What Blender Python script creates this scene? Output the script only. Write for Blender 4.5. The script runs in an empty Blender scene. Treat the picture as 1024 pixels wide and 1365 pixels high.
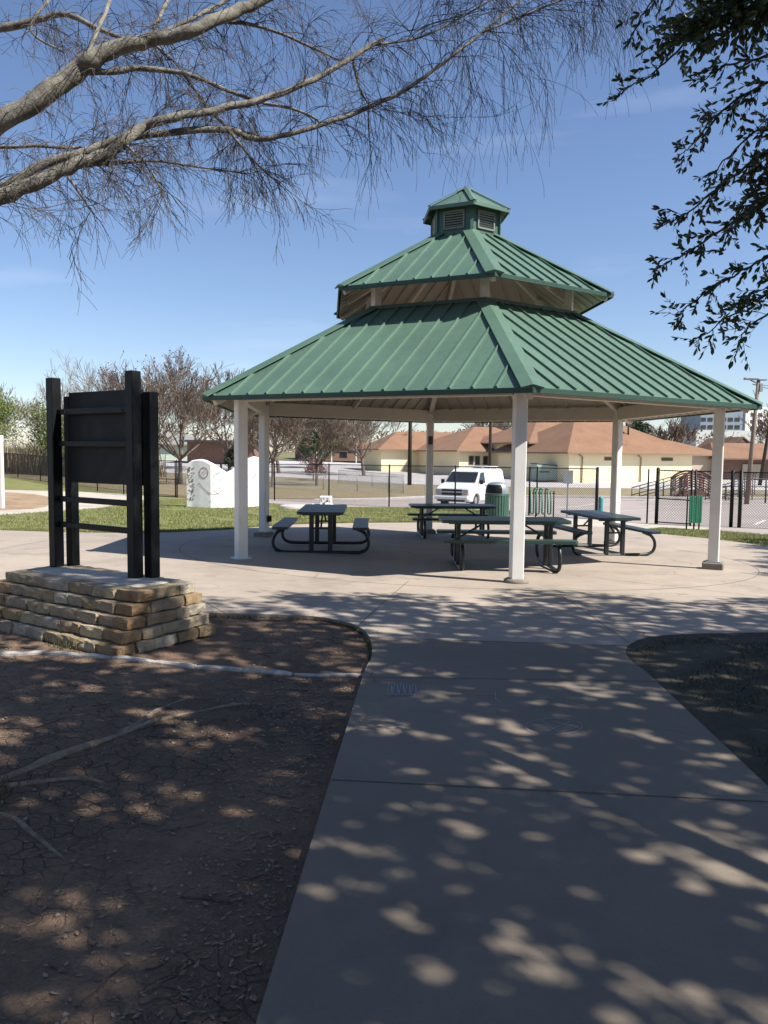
import bpy, math, random
import numpy as np
from mathutils import Vector, Matrix, noise
R = math.radians
PI = math.pi
sc = bpy.context.scene
COL = sc.collection

# ------------------------------------------------------------------ camera and site levels
F, PITCH, ROLL, H = 1035.21, R(-4.383), R(-0.644), 1.736
CX, CY, TH = 1.3264, 13.540, 4.226
def cam_axes():
    fw = Vector((0, math.cos(PITCH), math.sin(PITCH)))
    u0 = Vector((0, -math.sin(PITCH), math.cos(PITCH)))
    x0 = Vector((1, 0, 0))
    c, s = math.cos(ROLL), math.sin(ROLL)
    return c*x0 - s*u0, s*x0 + c*u0, fw
RX, UP, FW = cam_axes()
def ray(px, py):
    d = FW*F + RX*(px-512) + UP*(682.5-py)
    return d/d.y
def P(px, py, y):                       # a survey point: bearing read off the photo, distance y
    return Vector((0, 0, H)) + ray(px, py)*y
def project(v):
    v = Vector(v)-Vector((0, 0, H)); w = v.dot(FW)
    if w < .05: return None
    return 512+v.dot(RX)/w*F, 682.5-v.dot(UP)/w*F, w
def sst(a, b, t):
    t = min(1, max(0, (t-a)/(b-a))); return t*t*(3-2*t)
def g(X, Y):                            # height of the ground
    if Y < 8: z = .183+.015*(8-max(Y, -60))
    elif Y < 36: z = .033*(13.54-Y)
    elif Y < 46:
        u = Y-36; z = -.741-.033*u+.033*u*u/20-.194*sst(36, 46, Y)
    else: z = -1.1+.017*max(0, min(Y, 160)-72)
    dx = X-1.33
    z += -.019*max(dx, -40)*sst(-60, -8, Y) if dx < 0 else -.019*min(dx, 12)*(1-sst(34, 46, Y))*sst(-60, -8, Y)
    return z
def at(px, py):
    d = ray(px, py); t = 1.
    while H+t*d.z > g(t*d.x, t) and t < 400: t += .5
    lo, hi = t-.5, t
    for _ in range(30):
        m = (lo+hi)/2
        if H+m*d.z > g(m*d.x, m): lo = m
        else: hi = m
    return Vector((lo*d.x, lo, g(lo*d.x, lo)))

# ------------------------------------------------------------------ materials
class NT:
    def __init__(s, name):
        s.m = bpy.data.materials.new(name); s.m.use_nodes = True
        s.t = s.m.node_tree; s.t.nodes.clear()
        s.o = s.t.nodes.new('ShaderNodeOutputMaterial'); s.b = s.t.nodes.new('ShaderNodeBsdfPrincipled')
        s.l(s.b.outputs[0], s.o.inputs[0])
        s.geo = s.t.nodes.new('ShaderNodeNewGeometry'); s.pos = s.geo.outputs['Position']
        tc = s.t.nodes.new('ShaderNodeTexCoord'); s.obj = tc.outputs['Object']
    def l(s, a, b): s.t.links.new(a, b)
    def n(s, k, **kw):
        q = s.t.nodes.new(k)
        for a, v in kw.items(): setattr(q, a, v)
        return q
    def noise(s, scale, detail=4, rough=.55, vec=None, dist=0):
        q = s.n('ShaderNodeTexNoise'); q.inputs['Scale'].default_value = scale
        q.inputs['Detail'].default_value = detail; q.inputs['Roughness'].default_value = rough
        q.inputs['Distortion'].default_value = dist
        s.l(vec or s.pos, q.inputs['Vector']); return q.outputs['Fac']
    def ramp(s, fac, stops):
        q = s.n('ShaderNodeValToRGB'); e = q.color_ramp.elements
        while len(e) < len(stops): e.new(.5)
        for i, (p, c) in enumerate(stops):
            e[i].position = p; e[i].color = tuple(c)+(1,) if hasattr(c, '__len__') else (c, c, c, 1)
        s.l(fac, q.inputs[0]); return q.outputs[0]
    def mix(s, fac, a, b, mode='MIX'):
        q = s.n('ShaderNodeMix', data_type='RGBA', blend_type=mode)
        if isinstance(fac, (int, float)): q.inputs[0].default_value = fac
        else: s.l(fac, q.inputs[0])
        for v, i in ((a, 6), (b, 7)):
            if isinstance(v, tuple): q.inputs[i].default_value = v+(1,)
            else: s.l(v, q.inputs[i])
        return q.outputs[2]
    def math(s, op, a, b=0.):
        q = s.n('ShaderNodeMath', operation=op)
        for i, v in enumerate((a, b)):
            if isinstance(v, (int, float)): q.inputs[i].default_value = v
            else: s.l(v, q.inputs[i])
        return q.outputs[0]
    def col(s, c):
        if isinstance(c, tuple): s.b.inputs['Base Color'].default_value = c+(1,)
        else: s.l(c, s.b.inputs['Base Color'])
    def rough(s, v):
        if isinstance(v, (int, float)): s.b.inputs['Roughness'].default_value = v
        else: s.l(v, s.b.inputs['Roughness'])
    def bump(s, h, strength=.3, dist=.01):
        q = s.n('ShaderNodeBump'); q.inputs['Strength'].default_value = strength
        q.inputs['Distance'].default_value = dist; s.l(h, q.inputs['Height'])
        s.l(q.outputs[0], s.b.inputs['Normal'])
    def scaled(s, sx, sy, sz, vec=None):
        q = s.n('ShaderNodeMapping'); q.inputs['Scale'].default_value = (sx, sy, sz)
        s.l(vec or s.pos, q.inputs[0]); return q.outputs[0]

def simple(name, c, rough=.6, var=.15, scale=6, metal=0, bump=.0, spec=None, obj=True, fine=60):
    k = NT(name); c2 = tuple(v*(1-var) for v in c); c1 = tuple(min(1, v*(1+var)) for v in c)
    vec = k.obj if obj else k.pos
    n1 = k.noise(scale, 5, .6, vec)
    k.col(k.ramp(n1, [(.3, c2), (.7, c1)]))
    k.rough(k.math('ADD', k.math('MULTIPLY', k.noise(scale*3, 3, .5, vec), .2), rough-.1))
    k.b.inputs['Metallic'].default_value = metal
    if spec is not None: k.b.inputs['Specular IOR Level'].default_value = spec
    if bump: k.bump(k.noise(fine, 4, .6, vec), bump, .01)
    return k.m
M = {}
M['black'] = simple('black_paint', (.006, .0065, .0075), .5, .25, 8, bump=.06, spec=.25)
M['blackpanel'] = simple('black_board', (.010, .011, .0135), .6, .12, 3, bump=.03, spec=.3)
M['white'] = simple('white_steel_paint', (.69, .665, .63), .42, .05, 4, bump=.04)
def whitepaint():
    k = NT('white_steel_paint'); a = k.noise(4, 4, .6, k.obj); b = k.noise(9, 6, .75, k.scaled(1, 1, .35, k.obj)); c_ = k.noise(48, 4, .7, k.obj)
    col = k.ramp(a, [(.3, (.655, .63, .595)), (.7, (.72, .70, .665))])
    col = k.mix(k.ramp(b, [(.60, 0.), (.72, .45)]), col, (.40, .34, .27))
    col = k.mix(k.ramp(c_, [(.70, 0.), (.76, .8)]), col, (.22, .13, .08))
    k.col(col); k.rough(.42); k.bump(a, .05, .01); return k.m
M['white'] = whitepaint()
M['tan'] = simple('tan_steel_paint', (.56, .51, .44), .5, .06, 3, bump=.03)
M['tabletop'] = None
M['tube'] = simple('table_frame_coating', (.012, .016, .018), .38, .2, 9, bump=.05)
M['footing'] = simple('footing_concrete', (.20, .175, .145), .9, .25, 14, bump=.5)
M['greenmetal'] = simple('green_painted_metal', (.05, .115, .085), .45, .15, 6)
M['greenbright'] = simple('bright_green_slats', (.02, .15, .085), .4, .12, 6)
M['glass'] = simple('dark_glass', (.015, .02, .025), .08, .1, 2, spec=.8)
M['rubber'] = simple('rubber', (.015, .015, .015), .8, .2, 20)
M['vanwhite'] = simple('van_paint', (.78, .78, .78), .3, .02, 2)
M['chrome'] = simple('chrome', (.5, .5, .5), .25, .1, 5, metal=.8)
M['grey'] = simple('grey_galvanised', (.30, .31, .32), .5, .12, 6, metal=.3)
M['ventgrey'] = simple('vent_grey_green', (.17, .20, .18), .6, .1, 6)
M['darkgrey'] = simple('dark_grey', (.05, .05, .052), .6, .2, 6)
M['lamp'] = simple('headlight_lens', (.4, .4, .42), .15, .1, 12)
M['amber'] = simple('amber_lens', (.5, .22, .05), .3, .1, 12)
M['cream'] = simple('cream_stucco', (.84, .72, .46), .9, .04, .6, bump=.2, obj=False)
M['creamdark'] = simple('tan_stucco', (.40, .33, .25), .9, .07, .6, bump=.2, obj=False)
M['trim'] = simple('brown_trim', (.22, .15, .10), .7, .1, 3)
M['officeshade'] = simple('office_white_in_shade', (.30, .34, .42), .7, .06, .1, obj=False)  # shaded side of the white offices, its shade put into the colour
M['officewhite'] = simple('office_white', (.78, .76, .72), .8, .05, .1, obj=False)
M['whitewall'] = simple('white_siding', (.72, .71, .70), .7, .05, 1)
M['brick'] = simple('dull_brown_brick', (.17, .10, .075), .9, .2, 3, bump=.3)
M['palegreen'] = simple('pale_green_steel', (.33, .42, .34), .6, .1, 3)
M['brownmetal'] = simple('brown_metal', (.13, .05, .04), .6, .2, 5)
M['redbits'] = simple('mosaic_red', (.33, .08, .09), .4, .3, 30)
M['tealbits'] = simple('mosaic_teal', (.22, .42, .42), .4, .3, 30)
M['brownbits'] = simple('mosaic_brown', (.18, .10, .06), .4, .4, 30)
M['bronze'] = simple('plaque_bronze', (.08, .055, .04), .45, .3, 20)
M['silver'] = simple('silver_dome', (.26, .28, .29), .45, .1, 6, metal=.4)
M['chalk'] = simple('chalk', (.29, .30, .32), .95, .25, 30, obj=False)
M['paintwhite'] = simple('road_paint', (.62, .61, .58), .8, .2, 4, obj=False)
M['paintblue'] = simple('road_paint_blue', (.20, .36, .50), .8, .2, 4, obj=False)
M['joint'] = simple('joint_dark', (.085, .073, .06), .95, .3, 8, obj=False)
M['edging'] = simple('pale_edging_stone', (.40, .37, .34), .85, .35, 12, bump=.8, fine=35)

def concrete(name, c, stain=.22, micro=1.):
    k = NT(name)
    a = k.noise(.35, 6, .6); b = k.noise(2.6, 6, .7); c3 = k.noise(60, 4, .7)
    dark = tuple(v*(1-stain) for v in c); lite = tuple(v*1.06 for v in c)
    col = k.ramp(a, [(.32, dark), (.62, lite)])
    col = k.mix(.55, col, k.ramp(b, [(.25, .72), (.6, 1.0), (.8, 1.06)]), 'MULTIPLY')
    col = k.mix(.4, col, k.ramp(c3, [(.3, .78), (.6, 1.)]), 'MULTIPLY')
    sp = k.n('ShaderNodeTexVoronoi'); sp.inputs['Scale'].default_value = 1.7; k.l(k.pos, sp.inputs['Vector'])
    spot = k.ramp(sp.outputs['Distance'], [(.02, .6), (.05, 1.)])
    col = k.mix(.6, col, spot, 'MULTIPLY')
    big = k.noise(.9, 3, .8); blot = k.ramp(big, [(.36, .74), (.44, 1.)])
    col = k.mix(.55, col, blot, 'MULTIPLY')
    sp2 = k.n('ShaderNodeTexVoronoi'); sp2.inputs['Scale'].default_value = 38; k.l(k.pos, sp2.inputs['Vector'])
    col = k.mix(.5, col, k.ramp(sp2.outputs['Distance'], [(.05, .55), (.16, 1.)]), 'MULTIPLY')
    wv_ = k.n('ShaderNodeTexNoise'); wv_.inputs['Scale'].default_value = 2.2; wv_.inputs['Detail'].default_value = 6; k.l(k.pos, wv_.inputs['Vector'])
    sc_ = k.n('ShaderNodeVectorMath', operation='SCALE'); sc_.inputs['Scale'].default_value = .5; k.l(wv_.outputs['Color'], sc_.inputs[0])
    ad_ = k.n('ShaderNodeVectorMath', operation='ADD'); k.l(k.pos, ad_.inputs[0]); k.l(sc_.outputs[0], ad_.inputs[1])
    vc = k.n('ShaderNodeTexVoronoi', feature='DISTANCE_TO_EDGE'); vc.inputs['Scale'].default_value = .42; k.l(ad_.outputs[0], vc.inputs['Vector'])
    hair = k.mix(k.ramp(k.noise(.5, 2, .5), [(.5, 0.), (.58, 1.)]), (1., 1., 1.), k.ramp(vc.outputs['Distance'], [(.0, .35), (.0022, 1.)]))
    col = k.mix(1., col, hair, 'MULTIPLY')
    k.col(col); k.rough(k.ramp(b, [(.3, .75), (.7, .92)]))
    br_ = k.noise(30, 3, .6, k.scaled(1.2, 14, 1))
    k.bump(k.mix(.5, k.mix(.5, k.noise(220, 3, .7), b), br_), .32*micro, .006)
    return k.m
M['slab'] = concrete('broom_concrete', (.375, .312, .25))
M['path'] = concrete('path_concrete', (.205, .166, .126), .25)  # older, darker concrete; part of the tree shade is put into its colour
M['lot'] = concrete('pale_parking_concrete', (.47, .44, .42), .1)
M['apron'] = concrete('tan_walk_concrete', (.50, .44, .36), .12)

def asphalt():
    k = NT('old_asphalt')
    a = k.noise(.25, 5, .6); b = k.noise(40, 3, .8)
    col = k.ramp(a, [(.3, (.29, .245, .22)), (.7, (.37, .32, .29))])
    col = k.mix(.3, col, k.ramp(b, [(.3, .6), (.6, 1.)]), 'MULTIPLY')
    k.col(col); k.rough(.9); k.bump(b, .3, .01); return k.m
M['asphalt'] = asphalt()

def dirt():
    k = NT('packed_dirt')
    a = k.noise(.55, 6, .65); b = k.noise(5, 8, .7); f = k.noise(70, 4, .75)
    col = k.ramp(a, [(.3, (.105, .066, .044)), (.5, (.22, .140, .088)), (.7, (.32, .208, .132))])
    col = k.mix(.65, col, k.ramp(b, [(.25, .45), (.5, .95), (.75, 1.2)]), 'MULTIPLY')
    col = k.mix(.6, col, k.ramp(f, [(.3, .5), (.55, 1.), (.75, 1.3)]), 'MULTIPLY')
    # drying cracks
    wv = k.mix(.06, k.pos, k.n('ShaderNodeTexNoise').outputs['Color'])
    w = k.n('ShaderNodeTexNoise'); w.inputs['Scale'].default_value = 5; k.l(k.pos, w.inputs['Vector'])
    vadd = k.n('ShaderNodeVectorMath', operation='ADD'); vs = k.n('ShaderNodeVectorMath', operation='SCALE')
    vs.inputs['Scale'].default_value = .18; k.l(w.outputs['Color'], vs.inputs[0])
    k.l(k.pos, vadd.inputs[0]); k.l(vs.outputs[0], vadd.inputs[1])
    v = k.n('ShaderNodeTexVoronoi', feature='DISTANCE_TO_EDGE'); v.inputs['Scale'].default_value = 9.5
    k.l(vadd.outputs[0], v.inputs['Vector'])
    v2 = k.n('ShaderNodeTexVoronoi', feature='DISTANCE_TO_EDGE'); v2.inputs['Scale'].default_value = 23
    k.l(vadd.outputs[0], v2.inputs['Vector'])
    c1 = k.ramp(v.outputs['Distance'], [(.0, 0.), (.035, 1.)])
    c2 = k.ramp(v2.outputs['Distance'], [(.0, .55), (.05, 1.)])
    cr = k.mix(1., c1, c2, 'MULTIPLY')
    mask = k.ramp(k.noise(.8, 4, .6), [(.42, 0.), (.56, 1.)])
    crm = k.mix(mask, (1., 1., 1.), cr)
    col = k.mix(.8, col, crm, 'MULTIPLY')
    k.col(col); k.rough(.95)
    hh = k.mix(.5, b, f); hh = k.mix(.5, hh, crm, 'MULTIPLY')
    k.bump(hh, 1., .045); return k.m
M['dirt'] = dirt()
def grassbase(name, c1, c2, c3):
    k = NT(name)
    a = k.noise(.5, 5, .6); b = k.noise(7, 6, .75); f = k.noise(60, 4, .8)
    col = k.ramp(k.noise(1.3, 6, .75), [(.36, c1), (.5, c2), (.66, c3)])
    col = k.mix(.5, col, k.ramp(a, [(.35, (.8, .72, .6)), (.6, (1., 1., 1.))]), 'MULTIPLY')
    col = k.mix(.7, col, k.ramp(b, [(.25, .55), (.5, 1.), (.75, 1.25)]), 'MULTIPLY')
    col = k.mix(.6, col, k.ramp(f, [(.3, .5), (.6, 1.15)]), 'MULTIPLY')
    k.col(col); k.rough(.95); k.bump(k.mix(.5, b, f), .9, .05); return k.m
M['lawn'] = grassbase('lawn_turf', (.18, .165, .065), (.17, .19, .05), (.23, .235, .075))
M['drygrass'] = grassbase('dry_turf', (.19, .15, .09), (.27, .215, .13), (.19, .19, .08))
M['mulch'] = grassbase('playground_mulch', (.23, .155, .09), (.36, .25, .15), (.42, .31, .2))
M['fargreen'] = grassbase('thin_turf', (.16, .15, .07), (.15, .18, .06), (.22, .2, .1))

def island(name, cols, rough=.7, sheen=0, translucent=False, bump=0, noise_scale=0):
    k = NT(name); rnd = k.geo.outputs['Random Per Island']
    st = [(i/max(1, len(cols)-1), c) for i, c in enumerate(cols)]
    col = k.ramp(rnd, st)
    if noise_scale:
        col = k.mix(.75, col, k.ramp(k.noise(noise_scale, 6, .7), [(.28, .45), (.5, 1.), (.75, 1.2)]), 'MULTIPLY')
    k.col(col); k.rough(rough)
    if translucent:
        k.b.inputs['Subsurface Weight'].default_value = 0
        tr = k.n('ShaderNodeBsdfTranslucent'); k.l(col, tr.inputs[0]); mx = k.n('ShaderNodeMixShader')
        mx.inputs[0].default_value = .14; k.l(k.b.outputs[0], mx.inputs[1]); k.l(tr.outputs[0], mx.inputs[2])
        k.l(mx.outputs[0], k.o.inputs[0])
    if bump: k.bump(k.noise(32, 7, .75), bump, .035)
    return k.m
M['stone'] = island('limestone_blocks', [(.36, .27, .15), (.56, .46, .29), (.38, .23, .11), (.50, .44, .34), (.38, .27, .15), (.62, .56, .45), (.30, .185, .09)], .9, bump=1., noise_scale=14)
M['oakleaf'] = island('live_oak_leaf', [(.03, .045, .02), (.055, .08, .03), (.08, .11, .045), (.045, .06, .03)], .38, translucent=True)
M['blade'] = island('grass_blade', [(.15, .18, .045), (.22, .235, .07), (.28, .27, .11), (.13, .16, .04), (.33, .29, .15)], .7, translucent=True)
M['weed'] = island('weed_blade', [(.03, .045, .015), (.05, .065, .02), (.10, .085, .045)], .7, translucent=True)
M['litter'] = island('dead_leaf_litter', [(.16, .105, .06), (.24, .165, .10), (.10, .065, .04), (.31, .235, .155), (.19, .12, .07)], .8)
M['pebble'] = island('pebbles', [(.17, .13, .1), (.11, .085, .065), (.27, .225, .18)], .85)
M['springleaf'] = island('spring_leaf', [(.17, .21, .05), (.12, .16, .04), (.23, .25, .08)], .7, translucent=True)
M['evergreen'] = island('evergreen_leaf', [(.025, .05, .02), (.05, .08, .03), (.035, .06, .03)], .7)
M['pinkbloom'] = island('pink_blossom', [(.19, .09, .095), (.24, .13, .13), (.13, .07, .07)], .8)
M['seed'] = island('seed_cluster', [(.12, .05, .05), (.09, .045, .045)], .9)
M['reed'] = island('dry_reeds', [(.34, .27, .16), (.42, .35, .22), (.22, .17, .11), (.16, .13, .1)], .9)
M['yellowshrub'] = island('yellow_shrub', [(.36, .28, .07), (.28, .24, .08)], .8)
M['twig'] = island('bare_twig', [(.15, .11, .085), (.11, .085, .07), (.2, .15, .115)], .9)
M['twigpale'] = island('pale_bare_twig', [(.25, .21, .18), (.18, .15, .13), (.32, .27, .22)], .9)
def bark(name, c1, c2, c3):
    k = NT(name)
    v = k.scaled(1, 1, 1)
    a = k.noise(9, 6, .7, v); b = k.noise(45, 5, .7, v)
    col = k.ramp(a, [(.3, c1), (.5, c2), (.72, c3)])
    col = k.mix(.6, col, k.ramp(b, [(.3, .5), (.6, 1.1)]), 'MULTIPLY')
    k.col(col); k.rough(.95); k.bump(k.mix(.5, a, b), .8, .02); return k.m
M['bark'] = bark('grey_bark', (.095, .085, .068), (.20, .185, .15), (.31, .29, .245))
M['neartwig'] = bark('near_twig_bark', (.05, .04, .036), (.085, .07, .062), (.13, .11, .10))
M['oakbark'] = bark('oak_bark', (.05, .04, .035), (.1, .08, .065), (.15, .12, .1))
M['pole'] = bark('pole_wood', (.16, .12, .09), (.22, .17, .13), (.28, .22, .17))
M['darkpole'] = bark('dark_pole_wood', (.035, .028, .022), (.05, .04, .03), (.07, .055, .042))
M['root'] = bark('root_bark', (.11, .085, .06), (.22, .17, .12), (.32, .26, .2))

def roofmat(name, c):
    k = NT(name)
    a = k.noise(.9, 5, .65, k.obj); b = k.noise(14, 5, .7, k.obj)
    col = k.ramp(a, [(.3, tuple(v*.86 for v in c)), (.7, tuple(v*1.12 for v in c))])
    st = k.noise(2.5, 4, .6, k.scaled(1, 1, 8, k.obj))
    col = k.mix(.35, col, k.ramp(b, [(.3, .8), (.6, 1.05)]), 'MULTIPLY')
    k.col(col); k.rough(k.ramp(b, [(.3, .40), (.7, .55)])); k.bump(a, .08, .03); return k.m
M['roof'] = roofmat('green_standing_seam', (.084, .150, .107))
M['rooftrim'] = roofmat('green_trim', (.045, .105, .075))
M['roofdark'] = roofmat('dark_green_trim', (.02, .06, .04))
M['soffit'] = simple('beige_soffit', (.39, .35, .29), .55, .06, 2)
def shingle():
    k = NT('brown_shingles')
    a = k.noise(.5, 4, .6); b = k.noise(3.2, 5, .85, k.scaled(1, 1, 4))
    col = k.ramp(a, [(.3, (.205, .110, .062)), (.7, (.26, .142, .082))])
    col = k.mix(.5, col, k.ramp(b, [(.35, .6), (.6, 1.1)]), 'MULTIPLY')
    k.col(col); k.rough(.95); k.bump(b, .4, .05); return k.m
M['shingle'] = shingle()
def perf():
    k = NT('perforated_table_top')
    v = k.n('ShaderNodeTexVoronoi'); v.inputs['Scale'].default_value = 42; v.inputs['Randomness'].default_value = 0
    k.l(k.obj, v.inputs['Vector'])
    h = k.ramp(v.outputs['Distance'], [(.3, 0.), (.4, 1.)])
    col = k.mix(h, (.004, .005, .006), (.014, .028, .030))
    k.col(col); k.rough(.42); k.bump(h, .3, .003); return k.m
M['tabletop'] = perf()
def perfg():
    k = NT('perforated_green_top')
    v = k.n('ShaderNodeTexVoronoi'); v.inputs['Scale'].default_value = 42; v.inputs['Randomness'].default_value = 0
    k.l(k.obj, v.inputs['Vector'])
    h = k.ramp(v.outputs['Distance'], [(.3, 0.), (.4, 1.)])
    k.col(k.mix(h, (.008, .014, .012), (.025, .062, .048))); k.rough(.42); k.bump(h, .3, .003); return k.m
M['tablegreen'] = perfg()
def mural():
    k = NT('white_mural_plaster')
    a = k.noise(3, 5, .7, k.obj); b = k.noise(30, 4, .7, k.obj)
    k.col(k.ramp(a, [(.3, (.62, .61, .59)), (.6, (.74, .73, .71))])); k.rough(.8); k.bump(b, .35, .01); return k.m
M['mural'] = mural()

# ------------------------------------------------------------------ mesh helpers
class MB:
    def __init__(s): s.v = []; s.f = []; s.mi = []; s.sm = []
    def add(s, vs, fs, mi=0, smooth=False):
        o = len(s.v); s.v.extend([tuple(v) for v in vs])
        for f in fs: s.f.append(tuple(i+o for i in f)); s.mi.append(mi); s.sm.append(smooth)
        return s
    def box(s, c, size, ax=None, mi=0):            # ax: three axis vectors
        c = Vector(c); ax = ax or (Vector((1, 0, 0)), Vector((0, 1, 0)), Vector((0, 0, 1)))
        h = [v/2 for v in size]; vs = []
        for k in (-1, 1):
            for j in (-1, 1):
                for i in (-1, 1): vs.append(c+ax[0]*i*h[0]+ax[1]*j*h[1]+ax[2]*k*h[2])
        return s.add(vs, [(0, 2, 3, 1), (4, 5, 7, 6), (0, 1, 5, 4), (2, 6, 7, 3), (0, 4, 6, 2), (1, 3, 7, 5)], mi)
    def bbox(s, c, size, ax=None, b=.006, mi=0):   # box with chamfered edges
        c = Vector(c); ax = ax or (Vector((1, 0, 0)), Vector((0, 1, 0)), Vector((0, 0, 1)))
        h = [v/2 for v in size]; b = min([b]+[q*.45 for q in h])
        def pt(x, y, z): return c+ax[0]*x+ax[1]*y+ax[2]*z
        vs = []; idx = {}
        for si in (-1, 1):
            for sj in (-1, 1):
                for sk in (-1, 1):
                    for m in range(3):
                        d = [h[0]-b, h[1]-b, h[2]-b]; d[m] = h[m]
                        idx[(si, sj, sk, m)] = len(vs); vs.append(pt(si*d[0], sj*d[1], sk*d[2]))
        fs = []
        for m in range(3):
            a, e = [q for q in range(3) if q != m]
            for sg in (-1, 1):
                l = []
                for (p, q) in ((-1, -1), (1, -1), (1, 1), (-1, 1)):
                    t = [0, 0, 0]; t[m] = sg; t[a] = p; t[e] = q; l.append(idx[(t[0], t[1], t[2], m)])
                fs.append(tuple(l))
        for m in range(3):                          # edges along axis m
            a, e = [q for q in range(3) if q != m]
            for p in (-1, 1):
                for q in (-1, 1):
                    t1 = [0, 0, 0]; t1[m] = -1; t1[a] = p; t1[e] = q; t2 = list(t1); t2[m] = 1
                    fs.append((idx[(*t1, a)], idx[(*t2, a)], idx[(*t2, e)], idx[(*t1, e)]))
        for si in (-1, 1):
            for sj in (-1, 1):
                for sk in (-1, 1): fs.append(tuple(idx[(si, sj, sk, m)] for m in range(3)))
        return s.add(vs, fs, mi)
    def beam(s, a, b, w, h, up=(0, 0, 1), bev=.006, mi=0):
        a = Vector(a); b = Vector(b); d = (b-a); L = d.length; d.normalize()
        sd = d.cross(Vector(up)); sd.normalize(); u = sd.cross(d)
        return s.bbox((a+b)/2, (L, w, h), (d, sd, u), bev, mi)
    def tube(s, pts, rad, n=8, cap=True, mi=0, smooth=True):
        pts = [Vector(p) for p in pts]
        if not hasattr(rad, '__len__'): rad = [rad]*len(pts)
        vs = []; prev = None
        for i, p in enumerate(pts):
            t = (pts[min(i+1, len(pts)-1)]-pts[max(i-1, 0)])
            if t.length < 1e-9: t = Vector((0, 0, 1))
            t.normalize()
            if prev is None:
                a = t.cross(Vector((0, 0, 1)) if abs(t.z) < .9 else Vector((1, 0, 0))); a.normalize()
            else:
                a = prev-t*prev.dot(t); a.normalize() if a.length > 1e-6 else None
            prev = a; b = t.cross(a)
            for k in range(n):
                q = 2*PI*k/n; vs.append(p+(a*math.cos(q)+b*math.sin(q))*rad[i])
        fs = []
        for i in range(len(pts)-1):
            for k in range(n): fs.append((i*n+k, i*n+(k+1) % n, (i+1)*n+(k+1) % n, (i+1)*n+k))
        if cap: fs.append(tuple(range(n-1, -1, -1))); fs.append(tuple((len(pts)-1)*n+k for k in range(n)))
        return s.add(vs, fs, mi, smooth)
    def lathe(s, c, prof, n=24, mi=0, smooth=True):
        c = Vector(c); vs = []; fs = []
        for r, z in prof:
            for k in range(n): q = 2*PI*k/n; vs.append(c+Vector((r*math.cos(q), r*math.sin(q), z)))
        for i in range(len(prof)-1):
            for k in range(n): fs.append((i*n+k, i*n+(k+1) % n, (i+1)*n+(k+1) % n, (i+1)*n+k))
        return s.add(vs, fs, mi, smooth)
    def prism(s, poly, thick, mi=0):                # poly: 3D loop; thick: vector
        t = Vector(thick); n = len(poly); vs = [Vector(p) for p in poly]+[Vector(p)+t for p in poly]
        fs = [tuple(range(n)), tuple(range(2*n-1, n-1, -1))]+[(i, (i+1) % n, (i+1) % n+n, i+n)[::-1] for i in range(n)]
        return s.add(vs, fs, mi)
    def mesh(s, name, mats):
        me = bpy.data.meshes.new(name); me.from_pydata(s.v, [], s.f)
        for m in (mats if isinstance(mats, (list, tuple)) else [mats]): me.materials.append(m)
        if any(s.mi): me.polygons.foreach_set('material_index', s.mi)
        me.polygons.foreach_set('use_smooth', s.sm)
        me.update(); return me
    def build(s, name, mats, parent=None, recalc=True):
        me = s.mesh(name, mats)
        if recalc:
            import bmesh
            bm = bmesh.new(); bm.from_mesh(me); bmesh.ops.recalc_face_normals(bm, faces=bm.faces); bm.to_mesh(me); bm.free()
        o = bpy.data.objects.new(name, me); COL.objects.link(o)
        if parent: o.parent = parent
        return o
def tag(o, label=None, cat=None, group=None, kind=None):
    if label: o['label'] = label
    if cat: o['category'] = cat
    if group: o['group'] = group
    if kind: o['kind'] = kind
    return o
def thing(name, label, cat, loc=(0, 0, 0), rz=0, group=None):
    o = bpy.data.objects.new(name, None); COL.objects.link(o); o.location = loc; o.rotation_euler = (0, 0, rz)
    o.empty_display_size = .2
    return tag(o, label, cat, group)
def copy_tree(o, parent=None):
    c = o.copy(); COL.objects.link(c); c.parent = parent
    for ch in list(o.children): copy_tree(ch, c)
    return c
def rotz(a): return (Vector((math.cos(a), math.sin(a), 0)), Vector((-math.sin(a), math.cos(a), 0)), Vector((0, 0, 1)))
def raw(name, verts, faces, mat, parent=None):
    me = bpy.data.meshes.new(name); me.from_pydata(verts, [], faces); me.materials.append(mat); me.update()
    o = bpy.data.objects.new(name, me); COL.objects.link(o)
    if parent: o.parent = parent
    return o

# ------------------------------------------------------------------ ground and pavings
import bmesh
def axis(segs):
    out = []
    for a, b, st in segs:
        n = max(1, round((b-a)/st)); out += [a+(b-a)*i/n for i in range(n)]
    return out+[segs[-1][1]]
gxs = axis([(-1500, -300, 200), (-300, -60, 30), (-60, -20, 4), (-20, -6, 1), (-6, -4, .4), (-4, 0, .08), (0, 1.6, .4), (1.6, 4, .12), (4, 6, .4), (6, 20, 1), (20, 60, 4), (60, 300, 30), (300, 1500, 200)])
gys = axis([(-300, -60, 40), (-60, -8, 4), (-8, 0, 1), (0, 1.2, .3), (1.2, 7.2, .1), (7.2, 12, .4), (12, 48, 1), (48, 80, 4), (80, 160, 8), (160, 400, 40), (400, 2500, 300)])
def und(x, y):                                       # a little unevenness in the near dirt
    k = max(0, 1-max(0, (y-7))/3)*max(0, 1-abs(x)/12) if y > -6 else 0
    return k*(.018*noise.noise(Vector((x*.9, y*.9, 0)))+.008*noise.noise(Vector((x*3, y*3, 2)))+.006*noise.noise(Vector((x*8, y*8, 5)))) - .014*k
gv = [(x, y, g(x, y)+und(x, y)) for y in gys for x in gxs]; nx = len(gxs)
gf = [(j*nx+i, j*nx+i+1, (j+1)*nx+i+1, (j+1)*nx+i) for j in range(len(gys)-1) for i in range(nx-1)]
gnd = raw('ground', gv, gf, M['dirt']); tag(gnd, kind='structure')
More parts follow.
